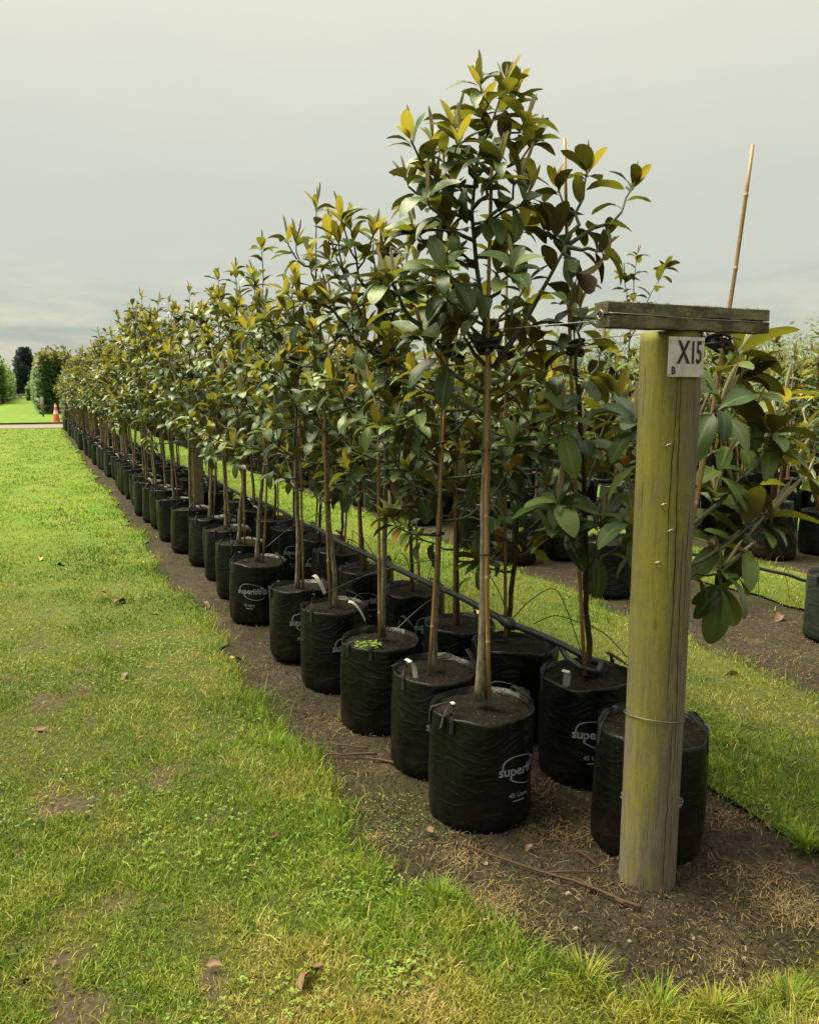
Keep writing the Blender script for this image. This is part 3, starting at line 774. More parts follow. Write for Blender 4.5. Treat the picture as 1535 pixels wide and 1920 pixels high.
def cane_mb(a, b_, r=.0085, seed=0):
    rr = random.Random(seed); a, b_ = Vector(a), Vector(b_); L = (b_-a).length; b = MB(); pts, rad = [], []; s = 0.; d = b_-a
    bow = Vector((rr.gauss(0, .010), rr.gauss(0, .010), 0))
    def P(s): t = s/L; return a+d*t+bow*(4*t*(1-t))
    nxt = rr.uniform(.1, .28)
    pts.append(P(0)); rad.append(r)
    while nxt < L-.03:
        q = r*(1-.25*nxt/L)
        for ds, m in ((-.010, 1.0), (-.003, 1.22), (.001, 1.25), (.004, .95), (.012, 1.0)):
            pts.append(P(nxt+ds)); rad.append(q*m)
        nxt += rr.uniform(.22, .34)
    pts.append(P(L)); rad.append(r*.75); b.tube(pts, rad, 8); return b
def trunk_mb(pts, r0, r1, n=8, seed=0, flare=True):
    rr = random.Random(seed); k = len(pts)
    P, Rr = [], []
    for i in range(k-1):
        for j in range(4):
            t = (i+j/4)/(k-1); p = pts[i].lerp(pts[i+1], j/4)
            P.append(p+Vector((rr.gauss(0, .0016), rr.gauss(0, .0016), 0))); Rr.append((r0+(r1-r0)*t)*(1+rr.gauss(0, .05))*(1+(.35*max(0, 1-t*9) if flare else 0)))
    P.append(pts[-1]); Rr.append(r1); b = MB(); b.tube(P, Rr, n); return b
def tie_mb(c, r, seed, messy=True):
    rr = random.Random(seed); b = MB()
    for q in range(9 if messy else 1):
        pts = []; ph = rr.uniform(0, 6); z0 = rr.uniform(-.022, .022) if messy else 0; tx, ty = rr.gauss(0, .35), rr.gauss(0, .35); R2 = r*rr.uniform(.8, 1.35 if messy else 1.05)
        for i in range(13):
            a = 2*pi*i/12+ph; pts.append(Vector(c)+Vector((cos(a)*R2, sin(a)*R2*.85, z0+(tx*cos(a)+ty*sin(a))*R2*(1 if messy else .15))))
        b.tube(pts, .0055 if messy else .0035, 5)
    if messy:
        for q in range(3):
            a = rr.uniform(0, 6.28); d = Vector((cos(a), sin(a), rr.uniform(-.2, .5)))
            b.tube([Vector(c)+d*r*.8, Vector(c)+d*(r+.02)+Vector((0, 0, .012)), Vector(c)+d*(r+.045)], [.004, .004, .002], 4)
    return b

def bag_parts(root, v, rz, near=2, tagspec=None, logo=True, faded=False):
    g = put('grow_bag', (BAGSF if faded else BAGS)[v], root, (0, 0, 0), (0, 0, rz)); q_ = random.Random(int(rz*1e4)); g.scale = (q_.uniform(.96, 1.05), q_.uniform(.96, 1.05), q_.uniform(.97, 1.04))
    put('soil', SOILS[v], g)
    if near >= 1 or logo: put('printed_logo', LOGOS[v], g)
    if near >= 1:
        for h in HANDLES[v]: put('handle', h, g)
    if tagspec:
        i, loc, trz = tagspec; put('plant_tag', TAGS[i], root, loc, (0, 0, trz))
    return g
def facing(x, y, deg):                      # turn the print towards the lane, deg to the right of it
    a = atan2(-y, -x); return a+pi/2+radians(deg)
ORD = lambda n: '%d%s' % (n, 'th' if 10 <= n % 100 <= 20 else {1: 'st', 2: 'nd', 3: 'rd'}.get(n % 10, 'th'))

# ------------------------------------------------------------------ the two near rows
LEFT_Y = [2.51, 2.95, 3.43, 4.03, 4.58, 5.48, 6.2, 6.85, 7.5, 8.2, 8.9, 9.75]
LEFT_X = [1.45, 1.47, 1.43, 1.42, 1.40, 1.37, 1.42, 1.46, 1.44, 1.40, 1.38, 1.40]
RIGHT_Y = [2.09, 2.62, 3.08, 3.53, 4.22, 4.88, 5.5, 6.05, 6.6, 7.2, 7.8, 8.4]
RIGHT_X = [1.87, 2.01, 1.95, 1.90, 1.97, 1.93, 1.97, 2.01, 1.98, 1.97, 1.96, 1.98]
y = 10.35
rr = random.Random(5)
while y < 38.0:
    LEFT_Y.append(y+rr.gauss(0, .05)); LEFT_X.append(1.41+rr.gauss(0, .03)+.004*(y-10)); RIGHT_Y.append(y-.9+rr.gauss(0, .05)); RIGHT_X.append(1.97+rr.gauss(0, .03)); y += .58
NEAR_L, NEAR_R = 11, 10

def local(root_loc): return lambda w: Vector(w)-Vector(root_loc)
def near_tree(x, y, seed, side, idx, H, base, rad, label, rot, trunk_px=None, cane=None, custom=None, size=.14, young=.5, tagspec=None, tr=(.018, .011), bark=None, v=None, tilt=(0, 0), droop=.28, old=.012, group=None, dens=1.0):
    root = empty('potted_magnolia', (x, y, 0), (tilt[0], tilt[1], 0))
    lc = local((x, y, 0)); rr = random.Random(seed)
    v = seed % NBAG if v is None else v
    bag_parts(root, v, facing(x, y, rot), 2, tagspec)
    if trunk_px: pts = [lc(p) for p in trunk_px]
    else:
        lx, ly = rr.gauss(0, .03), rr.gauss(0, .03); pts = [Vector((rr.gauss(0, .008)+lx*t, rr.gauss(0, .008)+ly*t, BH-.03+(base+.25-BH)*t)) for t in (0, .25, .5, .75, 1.)]
    trunk_mb(pts, *tr, seed=seed).build('trunk', bark or M_BARK, root)
    if cane:
        ca, cb = [lc(p) for p in cane]
    else:
        ca = Vector((pts[0].x+rr.uniform(.025, .04)*rr.choice((-1, 1)), pts[0].y-rr.uniform(0, .03), BH-.03)); cb = Vector((pts[-1].x+.015, pts[-1].y-.012, rr.uniform(1.65, 2.1)))
    cane_mb(ca, cb, .0082, seed).build('bamboo_cane', M_CANE, root)
    def tpos(z):
        if z <= pts[-1].z:
            for i in range(len(pts)-1):
                if pts[i].z <= z <= pts[i+1].z: return pts[i].lerp(pts[i+1], (z-pts[i].z)/max(1e-6, pts[i+1].z-pts[i].z))
            return pts[0].copy()
        d = (pts[-1]-pts[-2]); k = (z-pts[-1].z)
        return pts[-1]+Vector((0, 0, k))+Vector((d.x, d.y, 0))*min(1., k)*.4
    c1 = tpos(1.72); c2 = ca.lerp(cb, min(1, max(0, (1.72-ca.z)/(cb.z-ca.z)))); tie_mb(c1.lerp(c2, .5) if (c1-c2).length < .05 else c2, min(.032, .018+(c1-c2).length*.4), seed).build('tie', M_TIE, root)
    for z in (.98, 1.35):
        c1 = tpos(z); c2 = ca.lerp(cb, (z-ca.z)/(cb.z-ca.z)); tie_mb((c1+c2)/2, min(.03, .014+(c1-c2).length*.55), seed+7, False).build('tie', M_TIE, root)
    c = custom(root, lc, tpos) if custom else auto_crown(seed, H, base, rad, size, young, dens, tpos, old, droop)
    crown_objects(c, root)
    tag(root, label, 'potted tree', group or ('magnolias in black grow bags, %s row' % side))
    return root

# --- the tall front tree: branch ends read off the photograph, set at their own depth
def front_crown(root, lc, tpos):
    c = Crown(101); Y = 2.51
    def P(x, y_, dy=0.): return lc(at(x, y_, Y+dy))
    # leader
    lead = [P(916, 690), P(908, 600), P(893, 500, .02), P(884, 400, .03), P(893, 300, .0), P(925, 220, -.03), P(946, 155, -.03)]
    c.leafy(lead, .30, .034, .126, .5, .08, .011)
    B = [((884, 400, .03), (770, 262, -.1), 1, .7), ((886, 380, .03), (830, 285, .12), 0, .5), ((890, 330, .02), (905, 205, .10), 0, .6), ((895, 320, 0), (1000, 265, .08), 1, .45),
         ((888, 430, .02), (975, 330, -.14), 0, .25), ((888, 450, .02), (800, 370, -.18), 0, .1), ((893, 500, .02), (775, 435, .0), 1, .05), ((893, 480, .02), (985, 420, .05), 0, .05),
         ((900, 540, 0), (830, 500, -.22), 0, .0), ((903, 560, 0), (960, 500, -.26), 0, .0), ((884, 410, .03), (760, 330, .15), 0, .2), ((893, 350, 0), (860, 260, -.14), 0, .3), ((886, 390, 0), (935, 300, -.2), 0, .2),
         ((915, 640, 0), (850, 545, .22), 0, .0), ((912, 600, 0), (990, 560, .24), 0, 0)]
    for a, b, tw, yg in B: c.branch_to(P(*a), P(*b), .124, yg*.7, .05, tw, .25, .036, .008, .10, 0)
    for a, b, tw, yg in (((925, 220, -.03), (968, 165, .05), 0, .5), ((915, 250, -.02), (900, 160, -.08), 0, .55), ((905, 280, 0), (985, 225, -.10), 0, .3), ((893, 320, 0), (850, 225, .05), 0, .35), ((890, 350, 0), (815, 330, -.08), 0, .2), ((886, 420, .02), (985, 372, -.10), 0, .15)):
        c.branch_to(P(*a), P(*b), .122, yg*.8, .03, tw, .15, .034, .006, .10, 0)
    # the long right limb that forks twice
    limb = [P(925, 690), P(985, 600, -.03), P(1040, 500, -.06), P(1072, 440, -.06)]
    c.leafy(limb, .52, .05, .155, 0, .35, .013, tip=False)
    for b, tw, yg in (((1100, 322, -.04), 1, .55), ((1190, 345, -.02), 0, .75), ((1130, 470, -.16), 0, .0), ((1020, 415, .10), 0, .1), ((1085, 520, -.12), 0, 0.)):
        c.branch_to(P(1060, 462, -.06), P(*b), .135, yg*.8, .03, tw, .28, .040, .009, .14, 0)
    for a, b, yg in (((893, 500, .02), (840, 430, .10), .1), ((905, 570, 0), (950, 440, .14), .0), ((910, 610, 0), (820, 520, -.16), .0), ((912, 620, 0), (985, 520, .06), .0)):
        c.branch_to(P(*a), P(*b), .130, yg, .04, 0, .25, .038, .006, .14, 0)
    # limbs reaching left over the lane
    for a, b, tw, yg in (((908, 735, 0), (790, 628, -.05), 0, 0.), ((790, 628, -.05), (735, 520, -.05), 1, .3), ((905, 780, 0), (800, 700, .1), 0, 0.), ((915, 690, 0), (860, 600, .1), 0, .0), ((925, 720, 0), (1000, 640, .1), 0, 0), ((910, 650, 0), (820, 560, .08), 1, .05)):
        c.branch_to(P(*a), P(*b), .14, yg, .0, tw, .45, .050, .010, .3, .01)
    return c
L1x, L1y = LEFT_X[0], LEFT_Y[0]
near_tree(L1x, L1y, 12, 'left', 0, 0, 0, 0, 'tallest magnolia, in the front bag of the left row beside the timber post', 46,
          [at(902, 1312, 2.51), at(907, 1150, 2.51), at(908, 1000, 2.51), at(911, 850, 2.51), at(914, 690, 2.51)],
          (at(917, 1312, 2.48), at(922, 300, 2.47)), front_crown, tr=(.020, .0145), v=0, tagspec=(0, (-.165, -.09, BH+.05), 2.2))

# --- the tree half hidden behind the post, with the long leaning cane
def r1_crown(root, lc, tpos):
    c = Crown(202); Y = 2.09
    def P(x, y_, dy=0.): return lc(at(x, y_, Y+dy))
    c.leafy([P(1240, 1050), P(1290, 800, .02), P(1330, 700, .02), P(1370, 655, .04)], .70, .06, .20, .12, .2, .010, old=0)
    for a, b, tw, yg in (((1270, 1000, .0), (1440, 800, .04), 0, .3), ((1240, 1080, 0), (1428, 958, -.02), 0, .3), ((1235, 1090, 0), (1345, 1070, -.04), 0, 0.), ((1250, 950, 0), (1180, 790, .15), 0, .2), ((1300, 800, 0), (1375, 705, .10), 0, .2),
                     ((1245, 1100, 0), (1180, 985, .12), 0, .1), ((1250, 1020, 0), (1330, 930, .12), 0, .05), ((1310, 780, 0), (1335, 760, -.15), 0, 0.)):
        c.branch_to(P(*a), P(*b), .185, yg, .02, tw, .55, .05, .010, .42, .0)
    for px, py, dy, n, t, kk in ((1440, 806, .04, 10, (.15, -.35, .9), (0, 1, 1)), (1400, 770, .12, 7, (.1, -.4, .8), (1, 1, 0)), (1480, 860, .1, 7, (.4, -.3, .7), (1, 0)), (1385, 1015, 0, 7, (.2, -.5, .5), (1, 0)), (1345, 870, .05, 6, (0, -.5, .7), (0, 1)), (1460, 730, .2, 6, (.2, -.2, .9), (1, 2)), (1375, 900, .1, 6, (.2, -.5, .7), (1, 0)), (1340, 1020, .05, 6, (0, -.6, .4), (0, 1)), (1426, 972, -.02, 9, (.35, -.45, .7), (0, 1, 1)), (1375, 705, .05, 6, (.1, -.2, 1), (0, 0, 1)), (1330, 930, .12, 6, (.1, -.3, .9), (0, 0, 1)), (1180, 790, .15, 7, (-.3, -.4, .9), (0, 1)), (1190, 1000, .1, 6, (-.3, -.5, .6), (0, 0, 1)), (1500, 900, .15, 6, (.4, -.2, .8), (0, 1))):
        c.whorl(P(px, py, dy), t, max(4, n-2), .175, 1.3, kk, .42)
    # the low shoot whose leaves hang straight down
    p = P(1345, 1075, -.04)
    for px, py, kk in ((1325, 1225, 0), (1385, 1180, 1), (1290, 1160, 0), (1352, 1160, 0), (1300, 1115, 0)):
        q = P(px, py, -.05); d = q-p; c.leaf(p-Vector((.0, 0, .035)), d, Vector((-.55, -.8, .15)), max(.13, d.length*.82), kk)
    return c
near_tree(RIGHT_X[0], RIGHT_Y[0], 23, 'right', 0, 0, 0, 0, 'low magnolia with big drooping leaves in the bag behind the timber post', 2,
          [at(1222, 1370, 2.09), at(1226, 1250, 2.09), at(1235, 1150, 2.09), at(1245, 1050, 2.09)], (at(1212, 1370, 2.07), at(1391, 264, 2.12)), r1_crown, v=1, tr=(.014, .010), bark=M_BARKD, tilt=(0, .02))
def r2_crown(root, lc, tpos):
    c = Crown(303); Y = 2.62
    def P(x, y_, dy=0.): return lc(at(x, y_, Y+dy))
    c.leafy([P(1108, 1000), P(1108, 850), P(1100, 720), P(1097, 600)], .45, .06, .165, .45, .25, .010)
    for a, b, tw, yg in (((1108, 1090, 0), (1140, 975, -.1), 0, .1), ((1108, 1050, 0), (1060, 930, -.12), 0, .2), ((1108, 1060, 0), (1190, 1005, -.02), 0, .1), ((1108, 960, 0), (1195, 860, .0), 0, .2), ((1105, 860, 0), (1180, 745, .06), 0, .3),
                     ((1105, 900, 0), (1030, 800, .10), 1, .1), ((1103, 780, 0), (1040, 690, .1), 0, .1), ((1105, 930, 0), (1150, 800, .15), 1, .1), ((1100, 700, 0), (1110, 575, -.1), 0, .3), ((1108, 1030, 0), (1040, 985, .1), 0, 0), ((1106, 880, 0), (1075, 770, -.14), 0, .1), ((1102, 740, 0), (1145, 660, .1), 0, .1)):
        c.branch_to(P(*a), P(*b), .168, yg, .02, tw, .42, .05, .008, .42, .01)
    for px, py, dy, n, t, kk in ((1093, 600, -.1, 6, (-.1, -.2, 1), (0, 1)), (1060, 935, -.12, 8, (-.3, -.5, .7), (0, 1)), (1140, 975, -.1, 8, (.1, -.5, .8), (0, 1, 1)), (1185, 770, .05, 6, (.3, -.3, .9), (0, 2, 1)), (1110, 815, -.1, 6, (0, -.3, .9), (0, 0, 1)), (1185, 1010, 0, 6, (.3, -.5, .5), (0, 0, 1))):
        c.whorl(P(px, py, dy), t, max(4, n-2), .15, 1.25, kk, .40)
    return c
near_tree(RIGHT_X[1], RIGHT_Y[1], 34, 'right', 1, 0, 0, 0, 'magnolia with low leafy shoots and a crooked dark trunk, just left of the post', 14,
          [at(1104, 1262, 2.62), at(1112, 1200, 2.62), at(1106, 1130, 2.62), at(1108, 1050, 2.62), at(1108, 900, 2.62), at(1103, 720, 2.62)], (at(1101, 1262, 2.60), at(1090, 270, 2.64)), r2_crown, v=2, tr=(.013, .009), bark=M_BARKD, tilt=(.02, -.045),
          tagspec=(0, (-.15, -.07, BH+.055), 1.0))
def l3_crown(root, lc, tpos):
    c = auto_crown(404, 2.22, 1.10, .46, .128, .45, 1.35, tpos, .015); Y = 3.43
    def P(x, y_, dy=0.): return lc(at(x, y_, Y+dy))
    for a, b, yg in (((722, 600, 0), (655, 420, -.1), .85), ((722, 620, 0), (700, 440, .05), .7), ((722, 640, 0), (618, 440, .0), .7), ((725, 680, 0), (620, 560, -.15), .5), ((722, 620, 0), (765, 470, .05), .7)):
        c.branch_to(P(*a), P(*b), .132, yg*.9, .05, 2, .35, .042, .008, .18, .01)
    return c
near_tree(LEFT_X[2], LEFT_Y[2], 45, 'left', 2, 0, 0, 0, 'magnolia with bright yellow top shoots, third bag of the left row from the post', 52,
          [at(717, 1195, 3.43), at(720, 1050, 3.43), at(724, 900, 3.43), at(724, 760, 3.43), at(722, 600, 3.43)], (at(712, 1195, 3.40), at(712, 402, 3.44)), l3_crown, v=3, tr=(.014, .010))
r3 = (LEFT_X, LEFT_Y)
HL = {1: (2.10, 1.05), 3: (2.48, 1.15), 4: (2.20, 1.08), 5: (2.48, 1.1), 6: (2.42, 1.1), 7: (2.45, 1.1), 8: (2.45, 1.1), 9: (2.5, 1.1), 10: (2.5, 1.1)}
ROTL = {1: 18, 3: 24, 4: 8, 5: -14, 6: 60, 7: 75, 8: 40, 9: 100, 10: 70}
LABL = {1: 'second bagged magnolia of the left row, mostly behind the tallest tree', 3: 'left row magnolia whose bag carries a long hanging white tag, fourth from the post',
        4: 'magnolia with a limb reaching over the lane, fifth bag of the left row', 5: 'left row magnolia in the bag showing its whole printed logo, sixth from the post'}
TAGL = {1: (0, (-.15, -.05, BH+.05), .4), 3: (1, (.02, -.17, BH+.06), -.5), 4: (1, (.05, -.12, BH+.07), -1.0)}
for i in range(NEAR_L):
    if i in (0, 2): continue
    H, b0 = HL[i]
    near_tree(LEFT_X[i], LEFT_Y[i], 500+i*13, 'left', i, H, b0, .52, LABL.get(i, 'bagged magnolia, %s from the post in the left row along the lane' % ORD(i+1)), ROTL[i], young=.50, size=.126,
              tagspec=TAGL.get(i), tr=(.0155, .011), tilt=(R_.gauss(0, .028), R_.gauss(0, .028)), dens=1.25, old=.02)
HR = {2: (1.95, .85), 3: (1.75, .80), 4: (1.95, .95), 5: (2.0, 1.0), 6: (2.05, 1.0), 7: (2.1, 1.0), 8: (2.1, 1.05), 9: (2.2, 1.05)}
for i in range(2, NEAR_R):
    H, b0 = HR[i]
    lab = {2: 'magnolia leaning right on its cane, third bag of the right row', 3: 'thin dark-stemmed magnolia, fourth bag of the right row from the post'}.get(i, 'bagged magnolia, %s from the post in the right row beside the pipe' % ORD(i+1))
    near_tree(RIGHT_X[i], RIGHT_Y[i], 800+i*17, 'right', i, H, b0, .46, lab, {2: -10, 3: 20, 4: 30, 5: 4, 6: 30, 7: -5, 8: 0}.get(i, 20), young=.28, size=.132,
              trunk_px=[at(955, 1195, 3.08), at(965, 1080, 3.08), at(978, 950, 3.08), at(990, 800, 3.08), at(1000, 690, 3.08)] if i == 2 else None,
              cane=(at(950, 1195, 3.06), at(963, 432, 3.3)) if i == 2 else None,
              tr=(.012, .008), bark=M_BARKD, tilt=(R_.gauss(0, .015), R_.gauss(0, .015)), dens=1.3, droop=.38)

# ------------------------------------------------------------------ the rest of the rows (leaves too small to pick apart: one crown mesh each)
def std_parts(seed, H, base, R, young, size=.14, bark=None, dens=1.0, keep=1.0):
    rr = random.Random(seed); lx, ly = rr.gauss(0, .03), rr.gauss(0, .03)
    tp = lambda z: Vector((lx*z, ly*z, z))
    b, ms = crown_mesh(auto_crown(seed, H, base, R, size, young, dens, tp, .02), keep=keep)
    cm = b.mesh('crown', ms)
    tm = trunk_mb([tp(BH-.03), tp(.7), tp(1.0), tp(base+.2)], .0155, .010, 6, seed).mesh('trunk', [bark or M_BARK])
    km = cane_mb((lx*.4+.03, ly*.4, BH-.03), (lx*1.9+.01, ly*1.9, rr.uniform(1.7, H-.1)), .008, seed).mesh('bamboo_cane', [M_CANE])
    return cm, tm, km
TALL = [std_parts(900+i, 2.38+.09*(i % 4), 1.15+.03*(i % 3), .58, .55, .130, None, 1.45) for i in range(9)]
SHORT = [std_parts(950+i, 1.82+.08*(i % 4), .88+.04*(i % 3), .48, .32, .134, M_BARKD, 1.25) for i in range(8)]
def std_tree(x, y, var, label, group, seed, detail):
    rr = random.Random(seed); cm, tm, km = var
    root = empty('potted_magnolia', (x, y, 0), (rr.gauss(0, .022), rr.gauss(0, .022), 0)); a = rr.uniform(0, 6.28)
    s = rr.uniform(.88, 1.10)
    for nm, me in (('crown', cm), ('trunk', tm), ('bamboo_cane', km)):
        o = put(nm, me, root, None, (0, 0, a))
        if nm == 'crown': o.scale = (s, s, rr.uniform(.92, 1.07)); o['kind'] = 'stuff'
    bag_parts(root, rr.randrange(NBAG), facing(x, y, rr.uniform(-70, 90)), detail, (rr.randint(0, 1), (rr.uniform(-.16, .0), -.14, BH+.05), rr.uniform(-1, 2)) if rr.random() < .45 else None, detail >= 0, 'across' in group and rr.random() < .45)
    tag(root, label, 'potted tree', group)
    return root
for i in range(NEAR_L, len(LEFT_Y)):
    lab = 'bagged magnolia, %s from the post in the left row along the lane' % ORD(i+1) if i < 30 else 'distant bagged magnolia, %s from the gravel road end of the left row' % ORD(len(LEFT_Y)-i)
    std_tree(LEFT_X[i], LEFT_Y[i], TALL[(i*5) % 9], lab, 'magnolias in black grow bags, left row', 2000+i, 1 if i < 20 else (0 if i < 30 else -1))
for i in range(NEAR_R, len(RIGHT_Y)):
    lab = 'bagged magnolia, %s from the post in the right row beside the pipe' % ORD(i+1) if i < 30 else 'distant bagged magnolia, %s from the gravel road end of the right row' % ORD(len(RIGHT_Y)-i)
    std_tree(RIGHT_X[i], RIGHT_Y[i], TALL[(i*4+2) % 9] if i > 16 else SHORT[(i*3) % 8], lab, 'magnolias in black grow bags, right row', 3000+i, 1 if i < 16 else -1)
# beds across the grass strip
B2 = 'magnolias in the bed across the grass strip'
b2l = [(4.02, 5.02), (4.02, 6.37), (3.98, 7.05), (4.17, 8.75)]; yy = 9.4
while yy < 26: b2l.append((4.15+R_.gauss(0, .04), yy)); yy += .62
b2r = [(4.58, 3.46), (4.55, 6.35), (4.6, 6.95), (4.6, 7.6)]; yy = 8.3
while yy < 26: b2r.append((4.65+R_.gauss(0, .04), yy)); yy += .62
def b2_crown(root, lc, tpos):
    c = auto_crown(606, 1.85, .9, .48, .16, .3, 1.0, tpos, .01); Y = 5.02
    def P(x, y_, dy=0.): return lc(at(x, y_, Y+dy))
    for a, b in (((1165, 760, 0), (1194, 478, 0)), ((1178, 640, 0), (1248, 500, .1)), ((1185, 600, 0), (1170, 520, .1))):
        pts = curve_pts(P(*a), P(*b), (0, 0, 0), 6, c.rr, .01); c.leafy(pts, .3, .05, .13, .0, .2, .006, old=0)
    return c
near_tree(4.02, 5.02, 71, 'near', 0, 0, 0, 0, 'magnolia across the grass strip whose thin brownish shoots rise above the crossbar', 150, None, None, b2_crown, v=4, tr=(.013, .009), bark=M_BARKD, group=B2)
for row, pts in (('near', b2l), ('far', b2r)):
    for i, (x, y) in enumerate(pts):
        if row == 'near' and i == 0: continue
        if row == 'far' and i == 0: lab = 'lone bagged magnolia by the right edge of the photo, on bare soil'
        elif i < 99: lab = 'bagged magnolia across the grass strip, %s bag of that bed\'s %s row' % (ORD(i+1 if row == 'near' else i), row)
        else: lab = 'small bagged magnolia deep in the bed across the grass strip'
        std_tree(x, y, SHORT[(i*3+(1 if row == 'far' else 0)) % 8], lab, B2, 4000+i+(200 if row == 'far' else 0), 1 if i < 5 else 0)
B3 = 'magnolias in the second bed across the grass'
for row, x0 in (('near', 6.45), ('far', 6.95)):
    yy = 5.55
    i = 0
    while yy < 24:
        lab = 'bagged magnolia in the second bed past the post, %s of its %s row' % (ORD(i+1), row) if i < 99 else 'small bagged magnolia deep in the second bed past the post'
        std_tree(x0+R_.gauss(0, .05), yy+R_.gauss(0, .05), SHORT[(i*5+(3 if row == 'far' else 0)) % 8], lab, B3, 5000+i+(200 if row == 'far' else 0), 0)
        yy += .62; i += 1

# farther beds: one uncountable mass
def mass():
    b = MB(); rr = random.Random(77); srcs = []
    for i in range(4):
        c, ms = crown_mesh(auto_crown(1200+i, 2.0+.08*i, .95, .50, .19, .5, .55, None, .02), keep=.62); srcs.append((c, ms))
    V, F, Mi = [], [], []
    P = []
    for x0 in (9.05, 9.55, 11.65, 12.15, 14.25, 14.75, 16.85, 17.4, 19.5, 20., 22.1, 22.6, 25., 28., 31.):
        yy = max(6.2, x0*.62)+rr.random()
        while yy < 37: P.append((x0+rr.gauss(0, .08), yy)); yy += .75 if x0 < 15 else 1.05
    for x0 in (4.15, 4.65, 6.45, 6.95):
        yy = 26.4
        while yy < 37.5: P.append((x0+rr.gauss(0, .05), yy)); yy += .8
    allv, allf, allm = [], [], []; off = 0
    bag = MB(); n = 10
    for z, r in ((0, .17), (.03, .19), (.42, .19), (.40, .18), (.40, 0.002)):
        bag.v += [(r*cos(2*pi*j/n), r*sin(2*pi*j/n), z) for j in range(n)]
    for i in range(4):
        for j in range(n): bag.f.append((i*n+j, i*n+(j+1) % n, (i+1)*n+(j+1) % n, (i+1)*n+j))
    bv = np.array(bag.v); 
    tr = MB(); tr.tube([(0, 0, .38), (.01, 0, 1.2)], [.014, .010], 5); tr.tube([(.03, 0, .38), (.02, 0, 1.75)], [.008, .007], 4)
    tv = np.array([tuple(p) for p in tr.v])
    sv = [(np.array([tuple(p) for p in c.v]), c.f, c.m) for c, ms in srcs]
    for x, y in P:
        a = rr.uniform(0, 6.28); s = rr.uniform(.9, 1.12); ca, sa = cos(a), sin(a); Rm = np.array([[ca, -sa, 0], [sa, ca, 0], [0, 0, 1]])
        v, f, m = rr.choice(sv)
        for vv, ff, mm in ((v*[s, s, s], f, m), (bv, bag.f, [6]*len(bag.f)), (tv, tr.f, [7]*len(tr.f))):
            allv.append(vv @ Rm.T + [x, y, 0]); allf += [tuple(q+off for q in fc) for fc in ff]; allm += mm; off += len(vv)
    me = bpy.data.meshes.new('distant_nursery_trees'); me.from_pydata(np.concatenate(allv).tolist(), [], allf)
    for m in LEAFM+[M_TWIG, M_BAG, M_CANE]: me.materials.append(m)
    me.polygons.foreach_set('material_index', allm); me.update()
    tag(put('distant_nursery_trees', me), 'dense mass of distant bagged magnolias in the far nursery beds', 'nursery trees', kind='stuff')
mass()

# ------------------------------------------------------------------ timber post with crossbar
PX, PY, PR = 1.725, 1.91, .0865
post = empty('timber_post', (PX, PY, 0))
def post_body():
    nt, zs = 72, np.linspace(-.06, 1.722, 60); V, F = [], []
    th = np.arange(nt)*2*pi/nt
    cracks = [(atan2(-.95, -.30), .62, 1.65, .05), (atan2(-1, .05), .35, 1.15, .03), (atan2(-1, .25), .8, 1.25, .02), (atan2(-.9, -.5), 1.0, 1.6, .02), (atan2(-1, -.12), .02, .62, .02)]
    for z in zs:
        r = PR*(1.0+.012*(1-z/1.7))+(vnoise(np.cos(th)*1.3, np.sin(th)*1.3, z*1.3, 3)-.5)*.008+(vnoise(np.cos(th)*9, np.sin(th)*9, z*1.2, 2)-.5)*.0028
        V += [(r[j]*cos(th[j]), r[j]*sin(th[j]), z) for j in range(nt)]
    for i in range(len(zs)-1):
        for j in range(nt): F.append((i*nt+j, i*nt+(j+1) % nt, (i+1)*nt+(j+1) % nt, (i+1)*nt+j))
    F.append(tuple((len(zs)-1)*nt+j for j in range(nt)))
    b = MB(); b.add(V, F); o = b.build('pole', M_POST, post)
    for q, (a, z0, z1, w) in enumerate(cracks):                      # drying splits, sunk dark wedges
        cb = MB(); rr = random.Random(q); Vv, Ff = [], []; n = 26; aa = a
        for i in range(n+1):
            t = i/n; z = z0+(z1-z0)*t; aa = a+.045*sin(t*5+q)+rr.gauss(0, .010); ww = max(.0004, (.0017 if q < 2 else .0013)*sin(pi*t)**.6*(.5+.7*rr.random()))
            rad_ = PR*(1.0+.012*(1-z/1.7))+float(vnoise(np.array([cos(aa)*1.3]), np.array([sin(aa)*1.3]), z*1.3, 3)[0]-.5)*.008+float(vnoise(np.array([cos(aa)*9]), np.array([sin(aa)*9]), z*1.2, 2)[0]-.5)*.0028+.0008
            Vv += [(rad_*cos(aa-ww/PR), rad_*sin(aa-ww/PR), z), (rad_*cos(aa+ww/PR), rad_*sin(aa+ww/PR), z)]
            if i: Ff.append((2*i-2, 2*i-1, 2*i+1, 2*i))
        cb.add(Vv, Ff); cb.build('crack', M_CRACK, o)
post_body()
def board(z0, z1, dx0, dx1, dy):
    b = MB(); nx = 40; V, F = [], []; prof = [(-1, -1), (1, -1), (1, 1), (-1, 1)]
    for i in range(nx+1):
        x = -.296+dx0+(.292+.296+dx1-dx0)*i/nx
        for k, (sy, sz) in enumerate([(-1, -.9), (-.93, -1), (.93, -1), (1, -.9), (1, .9), (.93, 1), (-.93, 1), (-1, .9)]):
            n = (sin(x*41+k*3+z0*90)*.5+sin(x*97+k*1.7)*.35+sin(x*190+k)*.2)*.0022
            V.append((x, dy+sy*.029+n, (z0+z1)/2+sz*(z1-z0)/2+n*.6))
        if i:
            for k in range(8): F.append(((i-1)*8+k, i*8+k, i*8+(k+1) % 8, (i-1)*8+(k+1) % 8))
    F.append(tuple(range(8))); F.append(tuple(nx*8+k for k in range(8))[::-1])
    b.add(V, F); return b.build('crossbar_board', M_BOARD, post, False)
board(1.7235, 1.756, 0., 0., -.060); board(1.7595, 1.792, -.004, .002, -.058)
